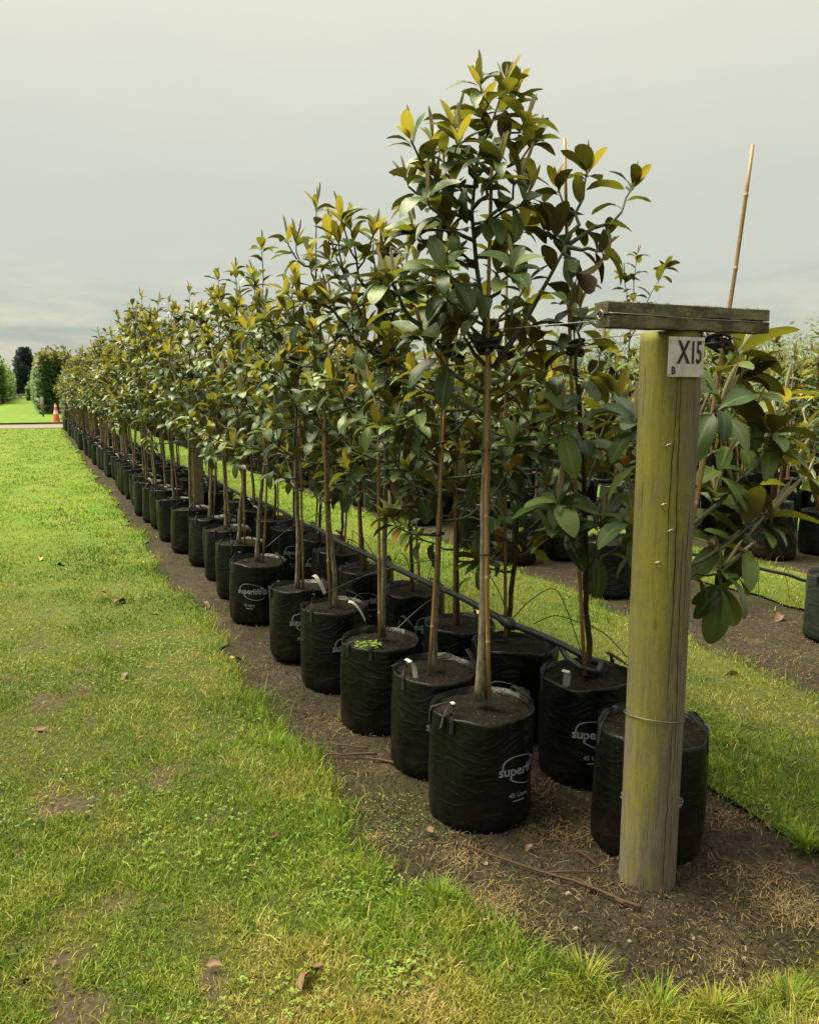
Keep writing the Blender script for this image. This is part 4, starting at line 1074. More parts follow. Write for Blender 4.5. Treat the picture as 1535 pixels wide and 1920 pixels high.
# moss and lichen tufts along the upper edge
b = MB(); rr = random.Random(3)
for k in range(170):
    x = rr.uniform(-.29, .288); yv = -.058+rr.choice((-.026, rr.uniform(-.026, .026))); z = 1.792; h = rr.uniform(.002, .007); a = rr.uniform(0, 6.28)
    if sin(x*31)+sin(x*73+1)*.6 < -.35: continue
    b.add([(x-.0016*cos(a), yv-.0016*sin(a), z-.003), (x+.0016*cos(a), yv+.0016*sin(a), z-.003), (x+rr.gauss(0, .004), yv+rr.gauss(0, .004), z+h)], [(0, 1, 2)])
tag(b.build('moss', plain('moss', (.12, .125, .040), .9, .1, .5, 60), post, False), kind='stuff')
# wire in the joint, ring eye, staples, the wire loop lower down
b = MB(); b.tube([(-.299, -.091, 1.760), (-.15, -.0915, 1.7585), (.05, -.092, 1.755), (.20, -.091, 1.755), (.292, -.090, 1.754)], .0016, 5); b.build('joint_wire', M_WIRE, post)
b = MB(); b.tube([(-.304+.0*k, -.06+.012*cos(k*pi/5), 1.757+.012*sin(k*pi/5)) for k in range(11)], .0025, 5); b.build('ring_eye', M_WIRE, post)
M_STAPLE = plain('steel_staple', (.42, .40, .34), .4, .5, .2, 50, .5)
for px, py in ((1252, 836), (1243, 948), (1254, 995), (1231, 1058)):
    w = at(px, py, PY-.07); a = atan2(w.y-PY, w.x-PX); b = MB(); z = w.z
    def S(da, dz, rr_): return ((rr_)*cos(a+da), (rr_)*sin(a+da), z+dz)
    b.tube([S(-.07, -.004, PR-.004), S(-.07, .0, PR+.007), S(.0, .004, PR+.009), S(.07, .006, PR+.007), S(.07, .002, PR-.004)], .0019, 5); b.build('staple', M_STAPLE, post)
b = MB(); pts = []
for k in range(33):
    a = 2*pi*k/32; pts.append(((PR+.0035)*1.02*cos(a), (PR+.0035)*1.02*sin(a), .545+.020*cos(a+2.5)))
b.tube(pts, .0016, 5); b.build('wire_loop', M_WIRE, post)
tag(post, 'round mossy timber end post with a short crossbar and white plate', 'post')
# sign plate X15 / B fixed flat on the lane side of the post
sgn = empty('sign_plate', (PX-.024, PY-PR-.004, 1.648))
b = MB(); b.box((0, 0, 0), (.132, .003, .112), 0, .0012); b.build('plate', M_PLATE, sgn, False)
def lettering(s, size, ox, oz, off, sx):
    V, F = text_mesh(s, size, off, 'LEFT', sx); b = MB(); b.add([(x+ox, -.0026, y_+oz) for x, y_ in V], F); return b.build('lettering', M_INK, sgn, False)
lettering('X', .088, -.033, -.016, .0024, .68); lettering('1', .088, .008, -.017, .0018, .66); lettering('5', .088, .033, -.016, .0016, .54)
lettering('B', .030, -.054, -.048, .0012, .9)
for sx, sz in ((-.060, .046), (.058, .047), (-.060, -.047), (.056, -.048)):
    b = MB(); b.tube([(sx, -.002, sz-.006), (sx+.0005, -.0045, sz), (sx, -.002, sz+.006)], .0011, 5); b.build('staple', M_STAPLE, sgn)
tag(sgn, 'white plate lettered X15 and B stapled to the timber post', 'sign')

# intermediate posts of the bed, further along the rows
def small_post(x, y, h, label):
    r = empty('timber_post', (x, y, 0)); rr = random.Random(int(y*10))
    b = MB(); n = 20; b.tube([(rr.gauss(0, .003), rr.gauss(0, .003), -.05+h*k/8) for k in range(9)], [.075+rr.gauss(0, .002) for k in range(9)], n); b.build('pole', M_BARK2, r)
    b = MB(); b.box((0, -.03, h-.05+.035), (.60, .09, .07), 0, .006); b.build('crossbar_board', M_BOARD, r, False)
    tag(r, label, 'post', 'line posts of the bed')
M_BARK2 = mat_bark('grey_timber', (.075, .062, .042), (.20, .17, .12), (.12, .125, .05))
for k, y_ in enumerate((9.35, 16.9, 24.4, 31.9)):
    small_post(1.67, y_, 1.75, ['first grey timber line post standing among the left row trunks', 'second grey line post among the trunks, halfway down the rows', 'third grey line post down the rows', 'last grey line post of the rows near the gravel road'][k])
# support wires along both rows
for x, lab in ((PX-.304, 'thin steel support wire strung along the left row'), (PX+.288, 'thin steel support wire strung along the right row')):
    b = MB(); pts = []
    for k in range(61):
        y_ = PY-.05+k*(37-PY)/60; pts.append((x-(.02 if k else 0), y_, 1.752+.012*sin(k*1.3)-.01)); 
    b.tube(pts, .0014, 5); tag(b.build('support_wire', M_WIRE), lab, 'wire', 'support wires')

# ------------------------------------------------------------------ irrigation
def pipe(name, pts, r, label, cat, mat=M_PIPE, n=8, sub=8, group=None, wig=0.):
    """smooth tube through the points"""
    P = [Vector(p) for p in pts]; out = []; rr = random.Random(len(pts)*7+int(r*1e4))
    for i in range(len(P)-1):
        p0, p1, p2, p3 = P[max(i-1, 0)], P[i], P[i+1], P[min(i+2, len(P)-1)]
        for j in range(sub):
            t = j/sub; out.append(.5*((2*p1)+(p2-p0)*t+(2*p0-5*p1+4*p2-p3)*t*t+(3*p1-p0-3*p2+p3)*t**3)+Vector((rr.gauss(0, wig), rr.gauss(0, wig), rr.gauss(0, wig))))
    out.append(P[-1]); b = MB(); b.tube(out, r, n); return b, out
main = [at(1118, 1262, 2.58), at(1124, 1243, 2.62), at(1105, 1236, 2.64), at(1060, 1212, 2.76), at(1010, 1190, 2.90), at(955, 1168, 3.02), at(905, 1142, 3.20), at(860, 1118, 3.38), at(800, 1092, 3.66), at(735, 1062, 4.05), at(680, 1036, 4.5), at(640, 1018, 4.95), at(590, 988, 5.5), (2.02, 6.4, .47), (2.0, 7.4, .5), (2.02, 8.5, .46), (2.0, 10, .49)]
main += [(2.0+.03*sin(k*1.7), 10+k*1.5, .47+.02*sin(k*2.3)) for k in range(1, 18)]
b, mp_ = pipe('irrigation_pipe', main, .0155, '', '')
ip = b.build('irrigation_pipe', M_PIPE)
tag(ip, 'thick black irrigation pipe lying across the right row of bags', 'pipe')
b = MB(); b.tube([at(1118, 1262, 2.58), at(1085, 1250, 2.60), at(1062, 1232, 2.68), at(1050, 1215, 2.78)], [.012, .0125, .012, .010], 8); b.build('folded_end', M_PIPE, ip)
b = MB(); c0 = at(955, 1168, 3.02); 
b.tube([at(968, 1176, 2.99), at(960, 1172, 3.0), at(945, 1163, 3.05), at(935, 1158, 3.08)], [.016, .026, .026, .016], 10); b.build('joiner', M_PIPE, ip)
rr = random.Random(31)
def dripper(a, top, c, lab):
    b, _ = pipe('drip', [a, Vector(a).lerp(Vector(top), .5)+Vector((0, 0, .03)), top, Vector(top).lerp(Vector(c), .55)+Vector((0, 0, .03)), c], .0023, '', '', n=5, sub=5)
    o = b.build('drip_tube', M_PIPE); tag(o, lab, 'drip tube', 'thin drip tubes looping from the pipe')
dripper(at(955, 1166, 3.02), at(1040, 1105, 2.85), at(1090, 1225, 2.66), 'thin black drip tube arching from the pipe joiner to the crooked-trunk bag')
dripper(at(1000, 1170, 2.95), at(1080, 1165, 2.66), at(1175, 1232, 2.30), 'thin black drip tube stretched from the pipe towards the post')
dripper(at(900, 1140, 3.2), at(915, 1078, 3.1), at(955, 1165, 3.08), 'thin black drip tube looping behind the tallest tree\'s trunk')
for i, (px, py, Y) in enumerate(((855, 1116, 3.4), (800, 1092, 3.66), (735, 1062, 4.05), (660, 1026, 4.7), (600, 992, 5.4))):
    a = at(px, py, Y); top = a+Vector((rr.uniform(-.05, .15), rr.uniform(-.25, .1), rr.uniform(.10, .17))); c = a+Vector((rr.choice((-.45, .1)), rr.uniform(-.35, .25), -.06))
    dripper(a, top, c, ['thin drip tube looping up beside the fourth right row bag', 'thin drip tube loop between the second and third left row trunks', 'thin drip tube loop right of the fifth right row bag', 'thin drip tube loop at the sixth right row bag', 'thin drip tube loop where the pipe goes behind the long white tag tree'][i])
pb = [at(1285, 1038, 4.6), at(1340, 1045, 4.5), at(1400, 1060, 4.35), at(1470, 1076, 4.2), at(1540, 1086, 4.1), (5.6, 3.9, .52), (6.4, 3.6, .3)]
b, _ = pipe('p', pb, .0125, '', ''); tag(b.build('irrigation_pipe', M_PIPE), 'black irrigation pipe crossing the gap right of the post', 'pipe')
b, _ = pipe('p', [(4.35, 7.0+0*k, .46) if k == 0 else (4.35+.02*sin(k), 7.0+k*1.6, .46) for k in range(12)], .0125, '', ''); tag(b.build('irrigation_pipe', M_PIPE), 'black irrigation pipe along the bed across the grass strip', 'pipe')
for q, (x1, y1, x2, y2) in enumerate(((1405, 1062, 1420, 1150), (1480, 1078, 1478, 1150))):
    a = at(x1, y1, 4.34-.12*q); c = at(x2, y2, 4.34-.12*q); c.z = max(.02, c.z)
    dripper(a, a+Vector((.05, -.02, .05)) if q == 0 else a+Vector((-.06, 0, .03)), c, ['drip tube hanging from the far pipe above wet soil', 'drip tube hanging from the far pipe near the photo\'s right edge'][q])

# ------------------------------------------------------------------ debris on the soil
def soilz(x, y): return float(gz(np.array([x]), np.array([y]))[0])
def in_bed(X, Y): return ~in_lawn(X, Y)
def debris(name, n, L, W, mat, label, r0, r1, a0, a1, cl, thr, thick=True):
    u = NR.random(n*3); r = r0+(r1-r0)*u**1.6; a = radians(a0)+NR.random(n*3)*radians(a1-a0); X, Y = r*np.sin(a), r*np.cos(a)
    k = in_bed(X, Y) & (X > .7) & (Y > 1.2) & (vnoise(X*cl, Y*cl, 2, 3)+NR.normal(0, .06, n*3) > thr); X, Y, r = X[k][:n], Y[k][:n], r[k][:n]; m = len(X)
    Z = gz(X, Y)+.003+NR.random(m)*.006; az = NR.random(m)*2*pi; ll = L[0]+(L[1]-L[0])*NR.random(m)**1.7; w = (W[0]+(W[1]-W[0])*NR.random(m)); w = np.maximum(w, .00018*r)
    dx, dy = np.cos(az)*ll/2, np.sin(az)*ll/2; px, py = -np.sin(az)*w/2, np.cos(az)*w/2; bz = NR.random(m)*.008; cv = NR.normal(0, .06, m)
    V = np.empty((m, 6, 3)); mx, my = -np.sin(az)*ll*cv, np.cos(az)*ll*cv
    V[:, 0] = np.stack([X-dx-px, Y-dy-py, Z], -1); V[:, 1] = np.stack([X-dx+px, Y-dy+py, Z], -1)
    V[:, 2] = np.stack([X+mx+px, Y+my+py, Z+bz+.001], -1); V[:, 3] = np.stack([X+mx-px, Y+my-py, Z+bz], -1)
    V[:, 4] = np.stack([X+dx+px, Y+dy+py, Z+.001], -1); V[:, 5] = np.stack([X+dx-px, Y+dy-py, Z], -1)
    b_ = np.arange(m)*6; T4 = np.concatenate([np.stack([b_, b_+3, b_+2, b_+1], -1), np.stack([b_+3, b_+5, b_+4, b_+2], -1)])
    me = np_mesh(name, V.reshape(-1, 3), T4, np.zeros((0, 3), int), [mat]); tag(put(name, me), label, name.replace('_', ' ').split()[0], kind='stuff')
def varied(name, a, b_, c):
    t = NT(name); r = t.node('ShaderNodeNewGeometry').outputs['Random Per Island']
    return t.done(t.bsdf(t.ramp(r, [(0., a), (.6, b_), (1., c)]), .85, None, .2))
debris('straw_litter', 26000, (.006, .034), (.0005, .0012), varied('straw_mix', (.045, .030, .016), (.125, .086, .042), (.27, .20, .10)), 'dry straw and needle litter strewn over the bare soil', 1.5, 9, 10, 60, 3.0, .57)
debris('chip_litter', 12000, (.003, .013), (.0018, .005), varied('chip_mix', (.012, .008, .005), (.036, .026, .016), (.10, .075, .045)), 'small bark chips and crumbs on the bare soil', 1.5, 8, 10, 60, 1.9, .36)
def clods(n):
    b = MB(); rr = random.Random(8)
    ra = 1.6+5*NR.random(n)**1.5; aa = radians(15)+NR.random(n)*radians(43); XX, YY = ra*np.sin(aa), ra*np.cos(aa); ZZ = gz(XX, YY); inn = in_lawn(XX, YY)
    for k in range(n):
        x, y = float(XX[k]), float(YY[k])
        if inn[k]: continue
        s = rr.uniform(.002, .007)*(1+.5*rr.random()); z = float(ZZ[k]); V = []
        for (ux, uy, uz) in ((1, 0, 0), (-1, 0, 0), (0, 1, 0), (0, -1, 0), (0, 0, 1), (0, 0, -.4)):
            q = rr.uniform(.6, 1.2); V.append((x+ux*s*q, y+uy*s*q, z+.002+uz*s*.7*q))
        b.add(V, [(0, 2, 4), (2, 1, 4), (1, 3, 4), (3, 0, 4), (2, 0, 5), (1, 2, 5), (3, 1, 5), (0, 3, 5)])
    tag(b.build('soil_clods', M_DIRT, None, False), 'little clods of dark soil on the bed', 'soil', kind='stuff')
clods(9000)
def straw_clusters(pts):
    b = MB(); rr = random.Random(17)
    for px, py, rad, n in pts:
        g = gnd(px, py); xs = [g.x+rr.gauss(0, rad*.5) for _ in range(n)]; ys = [g.y+rr.gauss(0, rad*.5) for _ in range(n)]; zs = gz(np.array(xs), np.array(ys)); inn = in_lawn(np.array(xs), np.array(ys))
        for x, y, z in zip(xs, ys, zs):
            a = rr.gauss(.6, .9); L = rr.uniform(.006, .026); w = rr.uniform(.0004, .0009); d = Vector((cos(a)*L, sin(a)*L, rr.uniform(-.002, .006))); e_ = Vector((-sin(a)*w, cos(a)*w, 0)); p = Vector((x, y, float(z)+.003+rr.random()*.007))
            b.add([p-d-e_, p-d+e_, p+d+e_, p+d-e_], [(0, 3, 2, 1)])
    tag(b.build('straw_heap', M_STRAWMIX, None, False), 'tan patches of dead cut grass on the soil around the post', 'straw', kind='stuff')
M_STRAWMIX = varied('straw_heap_mix', (.045, .030, .014), (.125, .086, .040), (.26, .19, .09))
straw_clusters([(930, 1690, 0.1, 403), (860, 1600, 0.12, 273), (1500, 1700, 0.15, 715), (1420, 1640, 0.14, 227), (1060, 1560, 0.14, 273), (1010, 1480, 0.16, 227), (1380, 1530, 0.12, 227), (700, 1570, 0.08, 104), (1100, 1800, 0.06, 71), (1030, 1745, 0.08, 91), (1350, 1800, 0.05, 58), (1150, 1640, 0.12, 91), (640, 1350, 0.2, 143), (1300, 1250, 0.5, 325), (1450, 1230, 0.5, 455)])
def clover(n):
    u = NR.random(n); r = 1.4+5.5*u**1.4; a = radians(-12)+NR.random(n)*radians(70); X, Y = r*np.sin(a), r*np.cos(a)
    k = in_lawn(X, Y) & (vnoise(X*2.6+5, Y*2.2+60, 3, 3) > .58); X, Y = X[k], Y[k]; b = MB(); rr = random.Random(4)
    for x, y in zip(X.tolist(), Y.tolist()):
        az = rr.uniform(0, 6.28); p = Vector((x, y, .022+.016*rr.random()))
        for q in range(3):
            an = az+q*2.1; L = rr.uniform(.005, .011); d = Vector((cos(an), sin(an), rr.uniform(-.1, .4))); e_ = Vector((-sin(an), cos(an), 0))*L*.45
            b.add([p, p+d*L*.6+e_, p+d*L*1.1, p+d*L*.6-e_], [(0, 3, 2, 1)])
    tag(b.build('clover', M_WEED, None, False), 'small clover leaves mixed through the lawn', 'clover', kind='stuff')
clover(9000)
# sticks
def stick(px, r, lab):
    P = []
    for x, y_ in px:
        g = gnd(x, y_, .012); g.z = .012+soilz(g.x, g.y)*.5; P.append(g)
    b, out = pipe('s', P, r, '', '', n=6, sub=5, wig=.0012); k = len(out); b = MB(); b.tube(out, [r*(1-.55*i/(k-1)) for i in range(k)][::-1], 6)
    if len(px) > 3:
        b.tube([out[k//2], out[k//2]+(out[k//2+2]-out[k//2])*1.6+Vector((.02, .03, .012)), out[k//2]+(out[k//2+2]-out[k//2])*3+Vector((.05, .06, .006))], [r*.6, r*.5, r*.3], 5)
    tag(b.build('stick', M_STICK), lab, 'stick', 'sticks on the soil')
stick([(868, 1580), (940, 1606), (1020, 1632), (1110, 1660), (1200, 1697)], .006, 'long reddish-brown twig lying on the soil in front of the timber post')
stick([(692, 1420), (730, 1430), (768, 1442)], .0085, 'short thick dark stick left of the front bag')
stick([(606, 1410), (650, 1412), (706, 1411)], .0065, 'straight grey stick lying left of the front bag, beyond the thick one')
stick([(575, 1395), (620, 1392), (690, 1400)], .004, 'thin twig at the foot of the third left row bag')
stick([(1075, 1640), (1130, 1668), (1170, 1690)], .004, 'thin forked twig beside the long twig by the post')
stick([(1040, 1575), (1080, 1590), (1120, 1618)], .003, 'fine twig between the front bag and the post')
stick([(1375, 1535), (1400, 1528), (1440, 1522)], .003, 'fine twig right of the post by the grass edge')
stick([(640, 1560), (670, 1568), (712, 1585)], .004, 'thin twig by the lawn edge in front of the front bag')
# pale stones
ST = ['in front of the long twig', 'below the front bag', 'midway between post and lawn', 'right of the post foot', 'at the bottom edge under the post', 'beside the lower right tuft', 'by the right edge low down', 'by the short thick stick', 'touching the long twig', 'near the yellowing tuft', 'just in front of the post foot']
for i, (px, py, s) in enumerate(((1080, 1737, .010), (912, 1613, .010), (1180, 1760, .008), (1395, 1790, .008), (1360, 1873, .009), (1440, 1885, .009), (1508, 1838, .008), (655, 1478, .007), (1065, 1672, .012), (1170, 1845, .006), (1300, 1755, .007))):
    g = gnd(px, py); rr = random.Random(i); b = MB(); V = []; F = []; n = 7
    for q, (z, r) in enumerate(((-.3, .7), (.15, 1.), (.55, .6))):
        for j in range(n): a = 2*pi*j/n; w = rr.uniform(.7, 1.2); V.append((r*w*cos(a)*s, r*w*sin(a)*s*.75, z*s))
    for q in range(2):
        for j in range(n): F.append((q*n+j, q*n+(j+1) % n, (q+1)*n+(j+1) % n, (q+1)*n+j))
    F.append(tuple(2*n+j for j in range(n))); b.add(V, F)
    o = b.build('stone', M_STONE, None, False); o.location = (g.x, g.y, soilz(g.x, g.y)+.003)
    tag(o, 'small pale stone on the bare soil, '+ST[i], 'stone', 'pale stones on the soil')
# fallen leaves
FL = [(75, 1052, 0, .12), (122, 1065, 1, .13), (380, 1132, 1, .12), (428, 1240, 0, .12), (92, 1377, 1, .07), (240, 1270, 1, .09), (285, 1048, 1, .09), (205, 1127, 1, .12), (213, 1140, 1, .13), (300, 1158, 1, .07), (612, 1832, 1, .055), (565, 1880, 1, .09), (35, 1862, 1, .06), (100, 1832, 1, .03), (385, 1830, 1, .05),
      (1000, 1590, 1, .05), (800, 1560, 1, .06), (960, 1840, 1, .05), (505, 1590, 1, .04), (120, 1470, 1, .04), (1465, 1156, 1, .15), (1390, 1275, 0, .14), (905, 1172, 0, .16), (520, 1120, 0, .10), (265, 1058, 0, .06), (1435, 1545, 1, .05), (1530, 1830, 1, .09)]
FL_LABELS = ['pale yellow fallen leaf on the lawn far left, left of a brown one', 'brown fallen leaf on the lawn far left, right of a pale one', 'brown fallen leaf on soil beside the bag with the whole logo', 'pale slender fallen leaf at the lawn edge near the hanging white tag', 'brown leaf scrap at the left edge of the lawn, halfway down', 'brown fallen leaf on the worn track in the lawn', 'brown fallen leaf at the lawn edge level with the distant bags', 'upper of two brown leaves lying together on the lawn track', 'lower of two brown leaves lying together on the lawn track', 'small brown leaf just below the pair on the lawn track', 'small rust leaf on the lawn near the bottom centre', 'largest brown curled leaf at the bottom edge of the lawn', 'small rust leaf in the bottom left corner of the lawn', 'tiny rust leaf scrap in the lower left of the lawn', 'small rust leaf on the lawn at bottom, left of centre', 'small brown leaf on soil right of the front bag', 'brown leaf on soil below the front bag', 'brown leaf at the bed corner near the bottom edge', 'small tan leaf on the lawn left of the front bag', 'tiny rust leaf on the left lawn above the dry patch', 'large brown curled leaf on the wet soil right of the post', 'pale leaf on the grass strip right of the post', 'pale leaf on the grass strip behind the tallest tree', 'pale leaf on soil beside the sixth left row bag', 'small pale leaf beside the left pair of leaves on the lawn', 'brown leaf on the soil right of the post near the grass', 'brown leaf at the right edge near the bottom corner']
M_PALE = plain('pale_dead_leaf', (.30, .215, .080), .6, .3, .3, 25)
for i, (px, py, k, s) in enumerate(FL):
    g = gnd(px, py); rr = random.Random(i*3+1); V, F = leaf_mesh('leaf', None, .2, rr.uniform(.5, 1.6), rr.uniform(.3, .8), 7, .3, i); b = MB(); b.add(V, F)
    o = b.build('fallen_leaf', M_DEAD if k else M_PALE); o.scale = (s, s, s); o.location = (g.x, g.y, .03 if in_lawn(np.array([g.x]), np.array([g.y]))[0] else .012)
    o.rotation_euler = (rr.gauss(0, .25)+.15, rr.gauss(0, .35), rr.uniform(0, 6.28))
    on = in_lawn(np.array([g.x]), np.array([g.y]))[0]
    tag(o, FL_LABELS[i], 'fallen leaf', 'fallen leaves on lawn and soil')
# low weeds: clover mat by the front bag, rosettes in the lawn, moss tuft in the third bag
def weed_patch(cx, cy, rx, ry, n, s, z0=.006, seed=0):
    b = MB(); rr = random.Random(seed)
    for k in range(n):
        a = rr.uniform(0, 6.28); q = rr.random()**.6; x, y = cx+cos(a)*rx*q, cy+sin(a)*ry*q; L = s*rr.uniform(.6, 1.3); az = rr.uniform(0, 6.28); t = rr.uniform(0, .5)
        d = Vector((cos(az), sin(az), t)); n_ = Vector((-sin(az), cos(az), 0))*L*.35; p = Vector((x, y, z0+rr.random()*s*.8))
        b.add([p, p+d*L*.5+n_, p+d*L, p+d*L*.5-n_], [(0, 3, 2, 1)])
    return b
g = gnd(760, 1540)
tag(weed_patch(g.x, g.y, .16, .22, 330, .0075, .002, 1).build('ground_weeds', M_WEED), 'mat of tiny weeds on the soil left of the front bag', 'weeds', kind='stuff')
g = gnd(700, 1590)
tag(weed_patch(gnd(690, 1700).x, gnd(690, 1700).y, .20, .14, 300, .011, .018, 5).build('ground_weeds', M_WEED), 'clover-like weeds in the lawn edge before the front bag', 'weeds', kind='stuff')
tag(weed_patch(gnd(750, 1835).x, gnd(750, 1835).y, .12, .08, 120, .014, .018, 6).build('ground_weeds', M_WEED), 'broad-leaved weeds in the lawn at the bottom of the photo', 'weeds', kind='stuff')
tag(weed_patch(gnd(290, 1215).x, gnd(290, 1215).y, .22, .5, 300, .013, .018, 7).build('ground_weeds', M_WEED), 'broad-leaved weeds along the worn track in the lawn', 'weeds', kind='stuff')
o = weed_patch(-.09, -.07, .06, .05, 260, .014, BH-.015, 2).build('moss_patch', plain('bright_moss', (.13, .19, .025), .7, .2, .4, 40)); 
for t_ in bpy.data.objects:
    if t_.get('label', '').startswith('magnolia with bright yellow top shoots'): o.parent = t_; o['kind'] = 'stuff'
def grass_tuft(px, py, n, h, lab, seed, dry=.2):
    g = gnd(px, py); b = MB(); rr = random.Random(seed); att = {'rnd': [], 'dry': [], 'tip': []}
    for k in range(n):
        a = rr.uniform(0, 6.28); r = .035*rr.random(); L = h*rr.uniform(.5, 1.15); ln = rr.uniform(.1, .9); p = Vector((g.x+cos(a)*r, g.y+sin(a)*r, .0)); d = Vector((cos(a)*sin(ln), sin(a)*sin(ln), cos(ln))); w = Vector((-sin(a), cos(a), 0))*.0018
        m = p+d*L*.55; e_ = m+(d+Vector((cos(a)*.5, sin(a)*.5, -.35))).normalized()*L*.5
        b.add([p-w, p+w, m+w*.8, m-w*.8, e_], [(0, 1, 2, 3), (3, 2, 4)]); q = rr.random()
        att['rnd'] += [.3+.5*q]*5; att['dry'] += [1. if rr.random() < dry else 0.]*5; att['tip'] += [0, 0, .5, .5, 1]
    o = b.build('grass_tuft', M_GRASS)
    for k_, v_ in att.items(): o.data.attributes.new(k_, 'FLOAT', 'POINT').data.foreach_set('value', v_)
    tag(o, lab, 'grass tuft', 'grass tufts on the bed edge')
for i, (px, py, n, h, d, lab) in enumerate(((1095, 1850, 90, .10, .5, 'yellowing grass tuft at the end of the bed, bottom edge'), (1480, 1885, 160, .08, .1, 'green grass tuft in the lower right corner'), (1340, 1905, 90, .08, .9, 'straw-coloured grass tuft at the bottom edge right of centre'), (1510, 1590, 120, .09, .0, 'lush grass tuft at the right edge by the bed corner'),
        (520, 1405, 140, .08, .0, 'long green tuft on the lawn edge left of the sticks'), (1515, 1860, 26, .07, .1, 'small sprig of grass at the lower right'), (820, 1690, 150, .085, .1, 'long green tuft where the lawn edge turns the bed corner'), (1235, 1905, 60, .10, .2, 'tall pale blades at the bottom edge under the post'))):
    grass_tuft(px, py, n, h, lab, 60+i, d)

# ------------------------------------------------------------------ beyond the road
def leaf_box(b, x0, x1, y0, y1, z0, z1, n, s, rr, top_round=.5, jag=.3):
    """leaf-sized faces over a clipped hedge block: crown filled shell with an uneven outline"""
    for k in range(n):
        f = rr.random(); y = y0+(y1-y0)*rr.random()
        side = rr.random(); z = z0+(z1-z0)*rr.random()
        t = (z-z0)/(z1-z0); shr = top_round*max(0, t-.75)/.25
        if side < .62: x = x0+shr+abs(rr.gauss(0, jag))-.1
        elif side < .74: x = x1-shr-abs(rr.gauss(0, jag))+.1
        elif side < .86: x = rr.uniform(x0+shr, x1-shr); y = y0-.1+abs(rr.gauss(0, jag))
        else: x = rr.uniform(x0+top_round, x1-top_round); z = z1+rr.gauss(0, jag)*.9-.1
        d = Vector((rr.gauss(0, 1), rr.gauss(0, 1), rr.gauss(.2, 1))).normalized(); e_ = d.orthogonal().normalized(); p = Vector((x, y, z)); L = s*rr.uniform(.6, 1.4)
        b.add([p, p+d*L*.5+e_*L*.32, p+d*L, p+d*L*.5-e_*L*.32], [(0, 1, 2, 3)])
def hedge(name, x0, x1, y0, y1, h, mats, n, s, lab, seed, trunks=True, z0=.25, jag=.3, cat='hedge'):
    root = empty(name, ((x0+x1)/2, y0, 0)); rr = random.Random(seed); ox, oy = (x0+x1)/2, y0
    b = MB(); leaf_box(b, x0-ox, x1-ox, 0, y1-y0, z0, h, n, s, rr, .15, jag); tag(b.build('foliage', mats[0], root, False), kind='stuff')
    b = MB(); b.box((0, (y1-y0)/2, (z0+h)/2), (max(.3, x1-x0-1.0), y1-y0-.8, h-z0-.8), 0, .2); b.build('inner_branches', mats[1], root)
    if trunks:
        yy = 1.
        while yy < y1-y0-1:
            b = MB(); b.tube([(rr.gauss(0, .1), yy, -.05), (rr.gauss(0, .1), yy, h*.5)], [.09, .05], 7); b.build('trunk', M_BARK2, root); yy += 3.2 if yy < 25 else 14
    tag(root, lab, cat)
    return root
M_HR = mat_foliage('hedge_green', (.030, .070, .022), (.085, .135, .035), (.15, .135, .035), (3.7, 5.0))
M_HL = mat_foliage('hedge_bright', (.060, .125, .016), (.120, .190, .030))
M_HD = plain('hedge_inside', (.018, .032, .012), .95, .1, .5, 1.)
M_CON = mat_foliage('conifer_hazed', (.030, .046, .048), (.060, .080, .074))  # distance haze is put into the leaf colour as a paler, bluish tint
hedge('shelter_hedge', .85, 3.0, 62, 84, 4.15, (M_HR, M_HD), 9000, .30, 'tall clipped shelter hedge with tawny top behind the traffic cone', 1)
hedge('shelter_hedge', .95, 3.0, 85, 150, 4.3, (M_HL, M_HD), 9000, .40, 'far stretch of the right shelter hedge along the green alley', 2, True)
hedge('shelter_hedge', -5.6, -2.35, 116, 205, 5.1, (M_HL, M_HD), 12000, .45, 'bright green rounded hedge at the left edge behind the fence', 3, False, .6, .45)
hedge('shelter_hedge', -4.6, -2.2, 208, 290, 5.2, (M_HR, M_HD), 5000, .5, 'lower dull green hedge beyond the bright one at far left', 4, False, .6, .5)
# wild clump between hedge and conifer
hedge('garden_shrub', .1, 1.2, 160, 164, 2.6, (M_HL, M_HD), 1200, .4, 'small yellow-green shrub at the foot of the dark conifer', 6, False, .1, .5, 'shrub')
def conifer(x, y, h, r, lab, seed, mat):
    root = empty('conifer_tree', (x, y, 0)); rr = random.Random(seed)
    b = MB(); b.tube([(0, 0, -.1), (0, 0, h*.5), (0, 0, h*.96)], [.45, .3, .06], 8); b.build('trunk', M_BARK2, root)
    b = MB()
    for k in range(7000):
        t = rr.random()**1.15; z = .6+(h-.6)*t; a = rr.uniform(0, 6.28); lob = .78+.22*sin(a*3+z*1.1)+.10*sin(a*7+z*2.7); q = (min(1., (1-t)*2.4+.1)**.6)*(.72+.28*min(1, t*5))
        rad_ = r*q*lob*rr.random()**.35; p = Vector((cos(a)*rad_, sin(a)*rad_, z)); d = Vector((cos(a), sin(a), rr.gauss(.5, .5))).normalized(); e_ = d.orthogonal().normalized(); L = rr.uniform(.35, .9)
        b.add([p, p+d*L*.5+e_*L*.3, p+d*L, p+d*L*.5-e_*L*.3], [(0, 1, 2, 3)])
    tag(b.build('crown', mat, root, False), kind='stuff'); tag(root, lab, 'tree')
conifer(.1, 215, 11.6, 2.9, 'tall dark blue-green conifer closing the alley at far left', 9, M_CON)
